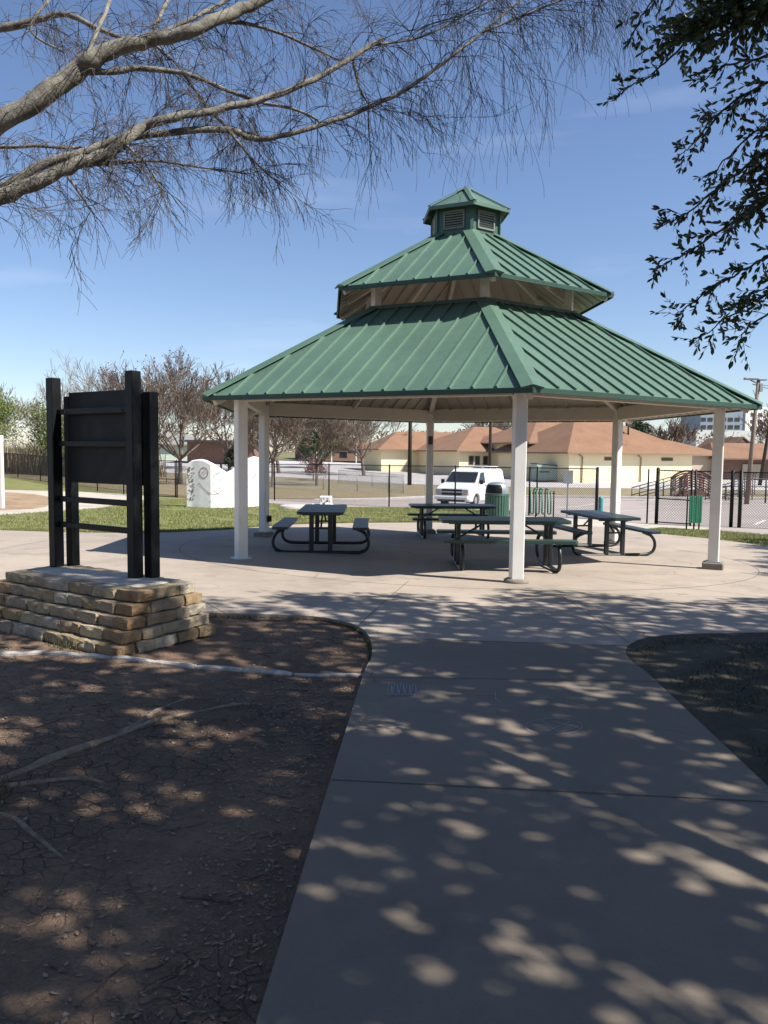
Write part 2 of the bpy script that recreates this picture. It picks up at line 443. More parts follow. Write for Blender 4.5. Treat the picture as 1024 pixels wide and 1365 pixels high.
for p in gnd.data.polygons: p.use_smooth = True

def sheet(name, pts, h, mat, skirt=0, kind='structure', cell=1.5):
    bm = bmesh.new()
    vs = [bm.verts.new((p[0], p[1], 0)) for p in pts]
    f = bm.faces.new(vs)
    xs = [p[0] for p in pts]; ys = [p[1] for p in pts]
    def cuts(lo, hi, c):
        n = min(60, int((hi-lo)/c)); return [lo+(hi-lo)*(i+1)/(n+1) for i in range(n)]
    big = max(max(xs)-min(xs), max(ys)-min(ys)) > 60
    for x in cuts(min(xs), max(xs), cell*(3 if big else 1)):
        bmesh.ops.bisect_plane(bm, geom=bm.verts[:]+bm.edges[:]+bm.faces[:], plane_co=(x, 0, 0), plane_no=(1, 0, 0))
    for y in [v for i_, v in enumerate(gys) if min(ys) < v < max(ys) and not (1.2 < v < 7.2 and i_ % 5)]:
        bmesh.ops.bisect_plane(bm, geom=bm.verts[:]+bm.edges[:]+bm.faces[:], plane_co=(0, y, 0), plane_no=(0, 1, 0))
    bmesh.ops.triangulate(bm, faces=bm.faces)
    bmesh.ops.recalc_face_normals(bm, faces=bm.faces)
    if skirt:
        be = [e for e in bm.edges if len(e.link_faces) == 1]
        r = bmesh.ops.extrude_edge_only(bm, edges=be)
        lowv = {v for v in r['geom'] if isinstance(v, bmesh.types.BMVert)}
    else: lowv = set()
    for v in bm.verts: v.co.z = g(v.co.x, v.co.y)+h-(skirt if v in lowv else 0)
    if bm.faces and sum(q.normal.z for q in bm.faces) < 0: bmesh.ops.reverse_faces(bm, faces=bm.faces)
    me = bpy.data.meshes.new(name); bm.to_mesh(me); bm.free(); me.materials.append(mat)
    o = bpy.data.objects.new(name, me); COL.objects.link(o)
    return tag(o, kind=kind)
def smooth_poly(pts, it=2):
    for _ in range(it):
        q = []
        for i in range(len(pts)):
            a = Vector(pts[i][:2]); b = Vector(pts[(i+1) % len(pts)][:2]); q += [a*.75+b*.25, a*.25+b*.75]
        pts = q
    return pts
A = lambda *q: [tuple(at(x, y)[:2]) for x, y in q]
def curve(pts, n=5):                                 # Catmull-Rom through 2D points
    out = []
    for i in range(len(pts)-1):
        p0 = Vector(pts[max(i-1, 0)]); p1 = Vector(pts[i]); p2 = Vector(pts[i+1]); p3 = Vector(pts[min(i+2, len(pts)-1)])
        for k in range(n):
            t = k/n; out.append(tuple(.5*((2*p1)+(p2-p0)*t+(2*p0-5*p1+4*p2-p3)*t*t+(3*p1-p0-3*p2+p3)*t**3)))
    return out+[tuple(pts[-1])]
# concrete: path and pad share one slab outline
left = curve(A((440, 1050), (485, 903), (495.5, 880), (493, 855), (478, 840), (450, 831), (400, 825), (285, 822)), 4)
right = curve(A((1024, 847), (930, 849), (868, 853), (843, 861), (834, 872), (840, 885), (862, 902)), 4)
farR = A((1024, 730), (950, 720), (872, 712.5), (858, 706))
farL = A((700, 698), (560, 698), (480, 698.5), (400, 700.5), (345, 704), (300, 708), (230, 711.5), (150, 712.5), (90, 711.5), (0, 709))
slab_pts = [(-.30, -8)]+[(-.30, 1.8)]+left+[(-9., 7.0), (-30., 9.5), (-30., 14.2)]+[farL[-1]]+farL[::-1][1:]+[farR[-1]]+farR[::-1][1:]+[(30, 9.), (30, 7.4)]+right+[(1.72, 3.35), (1.66, 1.8), (1.62, -8)]
def cut_at(pts):                                     # index of the outline point nearest the joint between path and pad
    return min(range(len(pts)), key=lambda i: abs(pts[i][1]-6.02))
il, ir = cut_at(left), cut_at(right)
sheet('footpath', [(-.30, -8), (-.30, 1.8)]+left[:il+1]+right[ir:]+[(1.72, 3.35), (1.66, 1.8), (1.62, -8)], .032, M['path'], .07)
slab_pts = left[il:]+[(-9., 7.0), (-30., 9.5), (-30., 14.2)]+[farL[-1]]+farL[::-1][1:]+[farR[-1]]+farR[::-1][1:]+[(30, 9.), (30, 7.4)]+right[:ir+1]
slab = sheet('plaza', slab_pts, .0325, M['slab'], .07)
# lawn beyond the pad, and the far grounds
lawnL = A((0, 709))+farL[::-1][1:-1]+A((700, 698), (700, 682), (640, 680), (560, 677.5), (480, 676), (440, 676.5), (400, 675), (365, 672))+[(-9.5, 37.), (-13, 44), (-29, 60), (-60, 64), (-60, 14.2), (-30, 14.2)]
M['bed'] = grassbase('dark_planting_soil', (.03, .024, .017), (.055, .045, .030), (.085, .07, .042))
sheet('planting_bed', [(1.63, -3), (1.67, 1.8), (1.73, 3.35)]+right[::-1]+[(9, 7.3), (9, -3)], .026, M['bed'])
sheet('lawn', lawnL, .010, M['lawn'])
lawnR = farR[:3]+A((862, 706.5), (880, 704.5), (950, 708), (1024, 714))+[(30, 22.5), (30, 13.4)]
sheet('lawn', lawnR, .012, M['lawn'])
sheet('mulch_bed', smooth_poly(A((-60, 683), (0, 681), (55, 678.5), (74, 670), (60, 660), (0, 656), (-60, 655)), 1), .016, M['mulch'])
ringo = smooth_poly(A((-60, 690), (0, 687), (70, 683), (140, 677.5), (200, 671), (212, 665.5), (200, 660), (100, 655.5), (0, 653), (-60, 652.5)), 1)
sheet('playground_path', ringo, .013, M['apron'])
# driveway with parking bays behind the fence, dry verge, pale car park
drive = A((362, 672), (400, 675), (480, 676.3), (560, 677.7), (640, 680.3), (700, 683), (700, 698.3), (858, 706.3), (880, 704.3), (950, 707.5), (1024, 713.5))+[(30, 22.3), (44, 30), (44, 51.5), (6, 50.5), (2.5, 48.5), (0, 46), (-4, 44), (-9.4, 41)]
sheet('driveway', drive, .008, M['asphalt'])
sheet('verge', [(-60, 64.5), (-29, 60.5), (-13, 44.5), (-9.4, 41.3), (-4, 44.3), (0, 46.3), (2.5, 48.8), (6, 50.8), (44, 51.8), (90, 50), (90, 65), (30, 65), (12, 66), (4, 68.5), (-6, 75), (-60, 84)], .02, M['drygrass'])
sheet('car_park', [(30, 65.2), (12, 66.2), (4, 68.8), (-6, 75.3), (-60, 84.3), (-60, 128), (60, 128), (90, 100), (90, 65.2)], .03, M['lot'])
sheet('gate_walk', A((700, 697.8), (700, 688), (800, 694), (872, 699.5), (930, 703), (960, 708.5), (880, 704), (858, 706.1)), .014, M['apron'])
sheet('far_ground', [(-300, 128.5), (300, 128.5), (600, 420), (-600, 420)], .04, M['fargreen'], cell=20)
def strip(mb, a, b, w, h=.04, n=None):
    a = Vector(a[:2]); b = Vector(b[:2]); d = (b-a); L = d.length; d.normalize(); s = Vector((-d.y, d.x))*w/2
    n = n or max(1, int(L/.5)); vs = []; fs = []
    for i in range(n+1):
        p = a+(b-a)*i/n
        for q in (p+s, p-s): vs.append((q.x, q.y, g(q.x, q.y)+h))
    for i in range(n): fs.append((2*i, 2*i+1, 2*i+3, 2*i+2))
    mb.add(vs, fs)
# kerb of the driveway
kb = MB()
kp = [(-4, 44.2), (0, 46.2), (2.5, 48.7), (6, 50.7), (44, 51.7)]
for a, b in zip(kp, kp[1:]):
    d = Vector((b[0]-a[0], b[1]-a[1], 0)).normalized()
    kb.bbox(((a[0]+b[0])/2, (a[1]+b[1])/2, -1.06), ((Vector(b)-Vector(a)).length, .16, .22), (d, Vector((-d.y, d.x, 0)), Vector((0, 0, 1))), .02)
tag(kb.build('kerb', M['lot']), kind='structure')
# joints cut in the slab
jm = MB()
def J(*q):
    q = A(*q)
    for a, b in zip(q, q[1:]): strip(jm, a, b, .0075, .0345)
J((441, 1049), (1024, 1079)); J((487, 909), (880, 915)); jl, jr = left[il], right[ir]; strip(jm, jl, jr, .0075, .0345)
J((479, 838), (545, 778)); J((838, 862), (745, 796)); J((745, 796), (686, 786)); J((300, 822), (210, 775))
J((120, 712), (0, 735)); J((1024, 800), (760, 770)); J((700, 790), (1024, 815))
hexr = 4.11
def hexpt(i, r, z=0):
    t = R(TH+210+60*i); return Vector((CX+r*math.cos(t), CY+r*math.sin(t), z))
for i in range(6):                                   # the round pad under the pavilion
    pass
cir = [(CX+4.75*math.cos(q*PI/30), CY+4.75*math.sin(q*PI/30)) for q in range(61)]
for a, b in zip(cir, cir[1:]): strip(jm, a, b, .010, .0345, 1)
tag(jm.build('slab_joints', M['joint']), kind='structure')
# children's chalk on the path
cm = MB()
def chalk(*q):
    q = A(*q)
    for a, b in zip(q, q[1:]): strip(cm, a, b, .0045, .0365, 1)
for k in range(5):
    x = 516+k*8; chalk((x+3, 918), (x, 932), (x+5, 935), (x+6, 919), (x+8, 934))
chalk((625, 932), (660, 933), (700, 936), (740, 939)); chalk((660, 930), (661, 941), (668, 944)); chalk((656, 938), (664, 940))
chalk(*[(738+38*math.cos(t*PI/12), 977+11*math.sin(t*PI/12)) for t in range(25)])
chalk((720, 968), (745, 985), (770, 978), (735, 970)); chalk((728, 984), (760, 970))
chalk(*[(266+26*math.cos(t*PI/12), 786+5*math.sin(t*PI/12)) for t in range(-8, 9)])
chalk((262, 792), (330, 783)); chalk((255, 784), (290, 778)); chalk((640, 786), (705, 784), (760, 781), (880, 776), (960, 770))
chalk((545, 826), (565, 822), (560, 828)); chalk((600, 758), (640, 760))
tag(cm.build('chalk_marks', M['chalk']), kind='structure')
pm = MB()
for q in (((620, 674), (700, 672.5)), ((722, 680), (800, 670.5)), ((738, 686), (870, 679)), ((1000, 672), (1024, 674)), ((1006, 700), (1020, 694)), ((880, 676), (960, 679)), ((420, 662), (350, 664))):
    a, b = A(*q); strip(pm, a, b, .12, .02)
tag(pm.build('bay_markings', M['paintwhite']), kind='structure')
pb = MB()
a, b = A((760, 689.5), (800, 692.0)); strip(pb, a, b, .9, .022)
tag(pb.build('blue_bay_marking', M['paintblue']), kind='structure')

# ------------------------------------------------------------------ pavilion
pav = thing('pavilion', 'large six-sided picnic pavilion with two-tier green metal roof on white posts', 'pavilion', (CX, CY, 0))
C0 = Vector((CX, CY, 0))
def hp(i, r, z):                                     # hexagon corner in pavilion space
    t = R(TH+210+60*i); return Vector((r*math.cos(t), r*math.sin(t), z))
def tier(name, re, ze, rt, zt, nrib, mats, drop=.066, rib=True, ribw=.034, ribh=.029, parent=pav):
    panel = MB(); under = MB(); trim = MB()
    for i in range(6):
        a, b, c, d = hp(i, re, ze), hp(i+1, re, ze), hp(i+1, rt, zt), hp(i, rt, zt)
        n = (b-a).cross(d-a).normalized()
        if n.z < 0: n = -n
        panel.add([a, b, c, d], [(0, 1, 2, 3)])
        lo = Vector((0, 0, -.035))
        ins = 1-.035/re; under.add([Vector((a.x*ins, a.y*ins, a.z))+lo*.8, Vector((b.x*ins, b.y*ins, b.z))+lo*.8, c+lo, d+lo], [(3, 2, 1, 0)])
        ex = (b-a); L = ex.length; ex.normalize()
        m = (a+b)/2; mt = (c+d)/2; up = (mt-m); sl = up.length; up.normalize()
        Lt = (c-d).length
        for k in range(nrib):
            s = (k+.5)/nrib*L-L/2
            if abs(s) > L/2-.10: continue
            # length up the slope before meeting the hip
            half = L/2; ht = Lt/2
            fr = 1. if abs(s) <= ht else (half-abs(s))/(half-ht)
            fr = fr if fr >= 1 else max(0, fr-.05)
            if fr <= 0.03: continue
            p0 = m+ex*s+up*.03+n*ribh/2; p1 = m+ex*s+up*(sl*fr-.01)+n*ribh/2
            # tapered seam: wide foot, narrower top
            w0, w1 = ribw/2, ribw*.28
            q = []
            for p in (p0, p1):
                q += [p-ex*w0-n*ribh/2, p+ex*w0-n*ribh/2, p+ex*w1+n*ribh/2, p-ex*w1+n*ribh/2]
            panel.add(q, [(0, 1, 2, 3), (7, 6, 5, 4), (0, 4, 5, 1), (1, 5, 6, 2), (2, 6, 7, 3), (3, 7, 4, 0)])
            under.add([v-n*.04 for v in (p0-ex*.012-n*.03, p0+ex*.012-n*.03, p1+ex*.012-n*.03, p1-ex*.012-n*.03)]+
                      [v-n*.04 for v in (p0-ex*.012-n*.045, p0+ex*.012-n*.045, p1+ex*.012-n*.045, p1-ex*.012-n*.045)],
                      [(4, 5, 6, 7), (0, 1, 5, 4), (3, 7, 6, 2), (0, 4, 7, 3), (1, 2, 6, 5)])
        # fascia along the eave
        out = ex.cross(Vector((0, 0, 1))).normalized()
        if out.dot(m) < 0: out = -out
        trim.bbox(m+out*.008+Vector((0, 0, -drop/2+.012)), (L+.02, .022, drop), (ex, out, Vector((0, 0, 1))), .004)
    ro = panel.build(name, mats[0], parent); uo = under.build('soffit', M['soffit'], ro)
    trim.build('fascia', mats[1], ro)
    for i in range(6):                               # folded hip caps
        a, d = hp(i, re+.004, ze), hp(i, rt-.02, zt)
        dr = (d-a).normalized(); side = dr.cross(Vector((0, 0, 1))).normalized(); nn = side.cross(dr)
        if nn.z < 0: nn = -nn
        w = .135; drp = .038
        q = []
        for p in (a, d):
            q += [p+nn*.050, p+side*w+nn*(.050-drp), p-side*w+nn*(.050-drp), p+side*w+nn*(.042-drp-.008), p-side*w+nn*(.042-drp-.008)]
        hc = MB(); hc.add(q, [(0, 1, 6, 5), (0, 5, 7, 2), (1, 3, 8, 6), (2, 7, 9, 4), (0, 2, 4, 3, 1), (5, 6, 8, 9, 7)])
        hc.build('hip_cap', mats[0] if name != 'cupola_roof' else mats[0], ro)
    return ro
lower = tier('lower_roof', 4.665, 2.482, 1.87, 4.00, 16, (M['roof'], M['roofdark']))
upper = tier('upper_roof', 2.476, 4.255, .56, 5.36, 9, (M['roof'], M['roofdark']))
# dark flashing round the top of the lower roof
fl = MB()
for i in range(6):
    a, b = hp(i, 1.90, 4.0), hp(i+1, 1.90, 4.0)
    fl.beam(a, b, .07, .06)
fl.build('flashing', M['roofdark'], lower)
# columns
for i in range(6):
    t = R(TH+210+60*i); p = hp(i, 4.11, 0); w = p+C0; gz = g(w.x, w.y)+.032
    tilt = 0
    ax = rotz(t)
    c = MB(); c.bbox((p.x, p.y, (gz+2.70)/2), (.155, .155, 2.70-gz), ax, .012)
    co = c.build('column', M['white'], pav)
    f = MB()
    if i == 0: f.bbox((p.x, p.y, gz+.008), (.24, .24, .016), ax, .004); f.build('base_plate', M['white'], co)
    elif i == 1: f.lathe((p.x, p.y, gz-.01), [(.0, 0), (.155, 0), (.15, .05), (.12, .065), (0, .065)], 20); f.build('footing', M['footing'], co)
    else:
        hh = .11 if i == 2 else .09
        f.bbox((p.x, p.y, gz+hh/2-.01), (.30, .30, hh+.02), ax, .015); f.build('footing', M['footing'], co)
        f = MB(); f.bbox((p.x, p.y, gz+hh+.008), (.22, .22, .012), ax, .003); f.build('base_plate', M['grey'], co)
    if i == 5:
        b = MB(); b.bbox(p+ax[1]*-.0+Vector((.115, -.02, gz+.36)), (.07, .09, .12), None, .006); b.build('outlet_box', M['black'], co)
    if i == 4:
        b = MB(); b.bbox(p-ax[0]*.083+Vector((0, 0, 2.02)), (.012, .10, .19), ax, .003); b.build('plaque', M['bronze'], co)
    if i == 1:
        pass
for i in range(6):                                   # deep beams between the posts
    a, b = hp(i, 4.11, 2.565), hp(i+1, 4.11, 2.565)
    d = (b-a).normalized()
    bm_ = MB(); bm_.beam(a+d*.085, b-d*.085, .10, .25); bm_.build('eave_beam', M['tan'], pav)
slope = (4.00-2.482)/(4.665-1.87)
def zr(r, i=None): return 2.482+(4.665-r)*slope      # roof skin height on the hips
for i in range(6):
    r = MB(); a = hp(i, 4.52, zr(4.52)-.13); b = hp(i, 1.80, zr(1.80)-.13); r.beam(a, b, .10, .14)
    r.build('rafter', M['tan'], pav)
    # mid rafter in each bay, on the bay's centre line
    th = R(TH+240+60*i); dv = Vector((math.cos(th), math.sin(th), 0)); k = math.cos(PI/6)
    def mid(rr): return dv*rr*k+Vector((0, 0, zr(rr)-.11))
    r = MB(); r.beam(mid(4.10), mid(1.85), .07, .11); r.build('rafter', M['tan'], pav)
for i in range(6):                                   # ring beam, short posts and upper frame
    a, b = hp(i, 1.80, 3.90), hp(i+1, 1.80, 3.90); r = MB(); r.beam(a, b, .08, .16); r.build('ring_beam', M['tan'], pav)
    t = R(TH+210+60*i); p = hp(i, 1.80, 0)
    c = MB(); c.bbox((p.x, p.y, (3.85+4.56)/2), (.12, .12, .71), rotz(t), .008); c.build('short_post', M['white'], pav)
s2 = (5.36-4.255)/(2.476-.56)
def zu(r): return 4.255+(2.476-r)*s2
for i in range(6):
    r = MB(); r.beam(hp(i, 2.40, zu(2.40)-.10), hp(i, .62, zu(.62)-.10), .07, .10); r.build('rafter', M['tan'], pav)
    th = R(TH+240+60*i); dv = Vector((math.cos(th), math.sin(th), 0)); k = math.cos(PI/6)
    r = MB(); r.beam(dv*2.3*k+Vector((0, 0, zu(2.3)-.09)), dv*.62*k+Vector((0, 0, zu(.62)-.09)), .07, .09); r.build('rafter', M['tan'], pav)
    a, b = hp(i, 1.80, 4.60), hp(i+1, 1.80, 4.60)
# cupola
cup = MB(); rc = .60
pts = [hp(i, rc, 5.27) for i in range(6)]+[hp(i, rc, 5.80) for i in range(6)]
cup.add(pts, [(i, (i+1) % 6, (i+1) % 6+6, i+6) for i in range(6)]+[tuple(range(6)), tuple(range(11, 5, -1))])
for i in range(6):
    t = R(TH+210+60*i); p = hp(i, rc, 0)
    cup.box((p.x, p.y, 5.54), (.05, .05, .50), rotz(t))
    a, b = hp(i, rc+.012, 5.335), hp(i+1, rc+.012, 5.335); cup.beam(a, b, .03, .07, bev=.003)
cupo = cup.build('cupola', M['rooftrim'], pav)
for i in range(6):
    th = R(TH+240+60*i); dv = Vector((math.cos(th), math.sin(th), 0)); sv = Vector((-dv.y, dv.x, 0))
    c = dv*(rc*math.cos(PI/6)+.012)+Vector((0, 0, 5.555)); w, h = .34, .27
    fr = MB()
    for q, sz in ((sv*w/2, (.03, .03, h+.03)), (-sv*w/2, (.03, .03, h+.03)), (Vector((0, 0, h/2)), (.03, w, .03)), (Vector((0, 0, -h/2)), (.03, w, .03))):
        fr.bbox(c+q, (sz[0], sz[1], sz[2]), (dv, sv, Vector((0, 0, 1))), .003)
    for k in range(6):
        zc = -h/2+.03+k*(h-.03)/6+.005
        n_ = (dv*.8+Vector((0, 0, -.6))).normalized(); u_ = sv.cross(n_).normalized()
        fr.box(c+Vector((0, 0, zc)), (.005, w-.02, .026), (n_, sv, u_))
    lo = fr.build('louvre_vent', M['ventgrey'], cupo)
    bk = MB(); bk.box(c-dv*.006, (.006, w-.01, h-.01), (dv, sv, Vector((0, 0, 1)))); bk.build('dark_backing', M['black'], cupo)
# cupola roof
cr = MB(); crt = MB()
for i in range(6):
    a, b = hp(i, .77, 5.766), hp(i+1, .77, 5.766); ap = Vector((0, 0, 6.215))
    cr.add([a, b, ap], [(0, 1, 2)]); cr.add([a-Vector((0, 0, .03)), b-Vector((0, 0, .03)), ap-Vector((0, 0, .03))], [(2, 1, 0)])
    crt.beam(a-Vector((0, 0, .022)), b-Vector((0, 0, .022)), .02, .06, bev=.003)
    d = (ap-a).normalized(); sd = d.cross(Vector((0, 0, 1))).normalized(); nn = sd.cross(d); nn = nn if nn.z > 0 else -nn
    q = []
    for p in (a, ap): q += [p+nn*.035, p+sd*.055+nn*.012, p-sd*.055+nn*.012]
    crt.add(q, [(0, 1, 4, 3), (0, 3, 5, 2), (0, 2, 1), (3, 4, 5)])
cro = cr.build('cupola_roof', M['roof'], cupo); 
crt.build('roof_trim', M['roof'], cupo)

# ------------------------------------------------------------------ picnic tables
def make_table(topmat, benchmat):
    t = thing('picnic_table', None, 'picnic table')
    L = 1.83
    def slab_(cy, w, z, th):
        m = MB(); n = 5; r = .06; poly = []
        for (sx, sy, a0) in ((1, 1, 0), (-1, 1, 90), (-1, -1, 180), (1, -1, 270)):
            for k in range(n+1):
                q = R(a0+90*k/n); poly.append(Vector((sx*(L/2-r)+r*math.cos(q), cy+sy*(w/2-r)+r*math.sin(q), z-th)))
        m.prism(poly, (0, 0, th)); return m
    m = slab_(0, .74, .70, .045); m.build('table_top', topmat, t)
    for s in (-1, 1): slab_(s*.635, .25, .46, .042).build('bench', benchmat, t)
    for x in (-.66, .66):
        pts = []
        half = [(.58, .41), (.62, .395), (.69, .36), (.75, .28), (.765, .18), (.73, .09), (.65, .045), (.54, .032), (.3, .032)]
        full = [(-a, b) for a, b in half]+[(a, b) for a, b in half[::-1]]
        path = curve([tuple(q) for q in full], 3)
        f = MB(); f.tube([(x, a, b) for a, b in path], .028, 8)
        for s in (-1, 1):
            f.beam((x, s*.53, .405), (x, s*.74, .405), .04, .02, bev=.003)
        f.build('frame_tube', M['tube'], t)
        for s in (-1, 1):
            l = MB(); l.bbox((x, s*.15, .345), (.055, .075, .62), None, .008); l.build('leg', M['tube'], t)
        b = MB(); b.tube([(x*.97, 0, .42), (x*.38, 0, .645)], .016, 6); b.beam((x, -.16, .42), (x, .16, .42), .03, .03, bev=.003)
        b.beam((x, -.3, .64), (x, .3, .64), .04, .03, bev=.003); b.build('brace', M['tube'], t)
    s = MB(); s.beam((-.8, .15, .639), (.8, .15, .639), .03, .028, bev=.003); s.beam((-.8, -.15, .639), (.8, -.15, .639), .03, .028, bev=.003)
    s.build('stretcher', M['tube'], t)
    return t
tg = 'picnic tables under the pavilion'
def level(o, x, y, rz, h=.032):
    o.location = (x, y, g(x, y)+h); o.rotation_euler = (0, 0, rz)
    return o
t1 = make_table(M['tabletop'], M['tabletop'])
level(t1, -1.02, 13.05, R(91))
tag(t1, 'black picnic table standing alone on the left of the pavilion, seen from its end', 'picnic table', tg)
t2 = copy_tree(t1); level(t2, 1.47, 16.75, R(3))
tag(t2, 'black picnic table furthest back, long side on, in front of the white van', 'picnic table', tg)
t3 = make_table(M['tablegreen'], M['tablegreen']); level(t3, 1.73, 11.22, R(.5))
tag(t3, 'dark green picnic table nearest the camera, behind the front white post', 'picnic table', tg)
t4 = copy_tree(t1); level(t4, 3.92, 14.15, R(100))
tag(t4, 'dark picnic table on the right of the pavilion, angled towards the gate', 'picnic table', tg)

# ------------------------------------------------------------------ stone plinth and notice frame
U = Vector((math.cos(R(147)), math.sin(R(147)), 0)); V = Vector((math.cos(R(57)), math.sin(R(57)), 0)); Z = Vector((0, 0, 1))
O = Vector((-1.80, 5.60, 0)); ZT = .70; gz = .27
rng = random.Random(5)
pl = thing('stone_plinth', 'stepped plinth of rough buff limestone blocks carrying the black notice frame', 'plinth', O+Z*gz)
def rock(mb, c, sz, rough_):                         # an irregular quarried block
    n = [max(2, int(sz[0]/.05)), max(2, int(sz[1]/.05)), 3]
    sd = rng.random()*100; vs = {}; verts = []; faces = []
    def vid(i, j, k):
        if (i, j, k) in vs: return vs[(i, j, k)]
        q = Vector((i/n[0]-.5, j/n[1]-.5, k/n[2]-.5))
        p = Vector((q.x*sz[0], q.y*sz[1], q.z*sz[2]))
        e = [min(.5-abs(q.x), .5)*sz[0], (.5-abs(q.y))*sz[1], (.5-abs(q.z))*sz[2]]
        near = sorted(e); rd = .006
        if near[1] < rd*1.2:                         # soften the arrises
            for m in range(3):
                if e[m] < rd*1.2: p[m] *= 1-rd*.9/sz[m]*(1.6 if near[2] < rd else 1)
        nz = Vector((noise.noise(p*9+Vector((sd, 0, 0))), noise.noise(p*9+Vector((0, sd, 0))), noise.noise(p*9+Vector((0, 0, sd)))))
        nz2 = Vector((noise.noise(p*24+Vector((sd, 0, 0))), noise.noise(p*28+Vector((0, sd, 0))), noise.noise(p*28+Vector((0, 0, sd)))))
        p = p+nz*rough_+nz2*rough_*.9
        p.z = q.z*sz[2]+(p.z-q.z*sz[2])*.4
        w = c+U*p.x+V*p.y+Z*p.z
        vs[(i, j, k)] = len(verts); verts.append(w); return vs[(i, j, k)]
    for i in range(n[0]):
        for j in range(n[1]):
            faces.append((vid(i, j, 0), vid(i, j+1, 0), vid(i+1, j+1, 0), vid(i+1, j, 0)))
            faces.append((vid(i, j, n[2]), vid(i+1, j, n[2]), vid(i+1, j+1, n[2]), vid(i, j+1, n[2])))
    for i in range(n[0]):
        for k in range(n[2]):
            faces.append((vid(i, 0, k), vid(i+1, 0, k), vid(i+1, 0, k+1), vid(i, 0, k+1)))
            faces.append((vid(i, n[1], k), vid(i, n[1], k+1), vid(i+1, n[1], k+1), vid(i+1, n[1], k)))
    for j in range(n[1]):
        for k in range(n[2]):
            faces.append((vid(0, j, k), vid(0, j, k+1), vid(0, j+1, k+1), vid(0, j+1, k)))
            faces.append((vid(n[0], j, k), vid(n[0], j+1, k), vid(n[0], j+1, k+1), vid(n[0], j, k+1)))
    mb.add(verts, faces)
nc = 5; hc = (ZT-gz)/nc; OL = O+Z*gz
for k in range(nc):
    u0, u1 = -.025*k, 1.66+.14*k; v0, v1 = -.062*k, .60+.022*k
    zc = ZT-gz-(k+.5)*hc; dep = .17
    mb = MB()
    def rowcuts(a, b):
        out = [a]; 
        while out[-1] < b-.34: out.append(out[-1]+rng.uniform(.15, .31))
        out.append(b); return out
    for (side) in ('front', 'back'):
        cs = rowcuts(u0, u1); vv = v0+dep/2 if side == 'front' else v1-dep/2
        for a, b in zip(cs, cs[1:]):
            j = rng.uniform(-.012, .012)
            rock(mb, U*((a+b)/2)+V*(vv+j)+Z*zc, (b-a-.006, dep, hc-.009), .015)
    for side in ('right', 'left'):
        cs = rowcuts(v0+dep+.005, v1-dep-.005); uu = u0+dep/2 if side == 'right' else u1-dep/2
        for a, b in zip(cs, cs[1:]):
            rock(mb, U*(uu+rng.uniform(-.012, .012))+V*((a+b)/2)+Z*zc, (dep, b-a-.006, hc-.009), .015)
    inner = MB(); 
    mb.box(U*((u0+u1)/2)+V*((v0+v1)/2)+Z*(zc-.004), (u1-u0-.1, v1-v0-.1, hc-.006), (U, V, Z))
    mb.build('stone_course', M['stone'], pl)
cap = MB(); cap.bbox(U*.83+V*.30+Z*(ZT-gz-.012), (1.36, .34, .03), (U, V, Z), .004); cap.build('mortar_cap', M['apron'], pl)

fr0 = Vector((-2.01, 6.24, ZT-.005)); fl0 = Vector((-2.895, 6.83, ZT-.005))
D = (fl0-fr0); D.z = 0; LW = D.length; D.normalize(); N = Vector((-D.y, D.x, 0)); N = N if N.y > 0 else -N
sg = thing('notice_frame', 'empty black timber notice frame with blank board on the stone plinth', 'notice board', fr0)
def post(off, top, w=.092):
    m = MB(); m.bbox(off+Z*(top/2), (w, w, top), (D, N, Z), .006); m.build('post', M['black'], sg)
post(Vector((0, 0, 0)), 1.665); post(D*LW, 1.655)
bo = N*.125+D*-.055
post(bo, 1.505); post(bo+D*LW, 1.50, .085)
zz = lambda py: H+(P(180, py, 6.24).z-H)-ZT
for py in (545, 591, 671, 708):                      # rails, heights read at the right-hand post
    z = zz(py)
    m = MB(); m.beam(D*.046+N*.02+Z*z, D*(LW-.046)+N*.02+Z*z, .04, .048, bev=.004); m.build('rail', M['black'], sg)
zt_, zb_ = zz(516.5), zz(647)
m = MB(); m.bbox(D*(LW*.5-.055)+N*.088+Z*((zt_+zb_)/2), (LW-.105, .028, zt_-zb_), (D, N, Z), .004); bd = m.build('board', M['blackpanel'], sg)
for uu in (.14, LW-.17):
    m = MB(); m.lathe((0, 0, 0), [(0, .006), (.011, .005), (.012, 0)], 10)
    o = m.build('bolt', M['chrome'], bd); o.location = D*uu+N*-.003+Z*(zz(545)); o.rotation_euler = (R(90), 0, math.atan2(D.y, D.x))

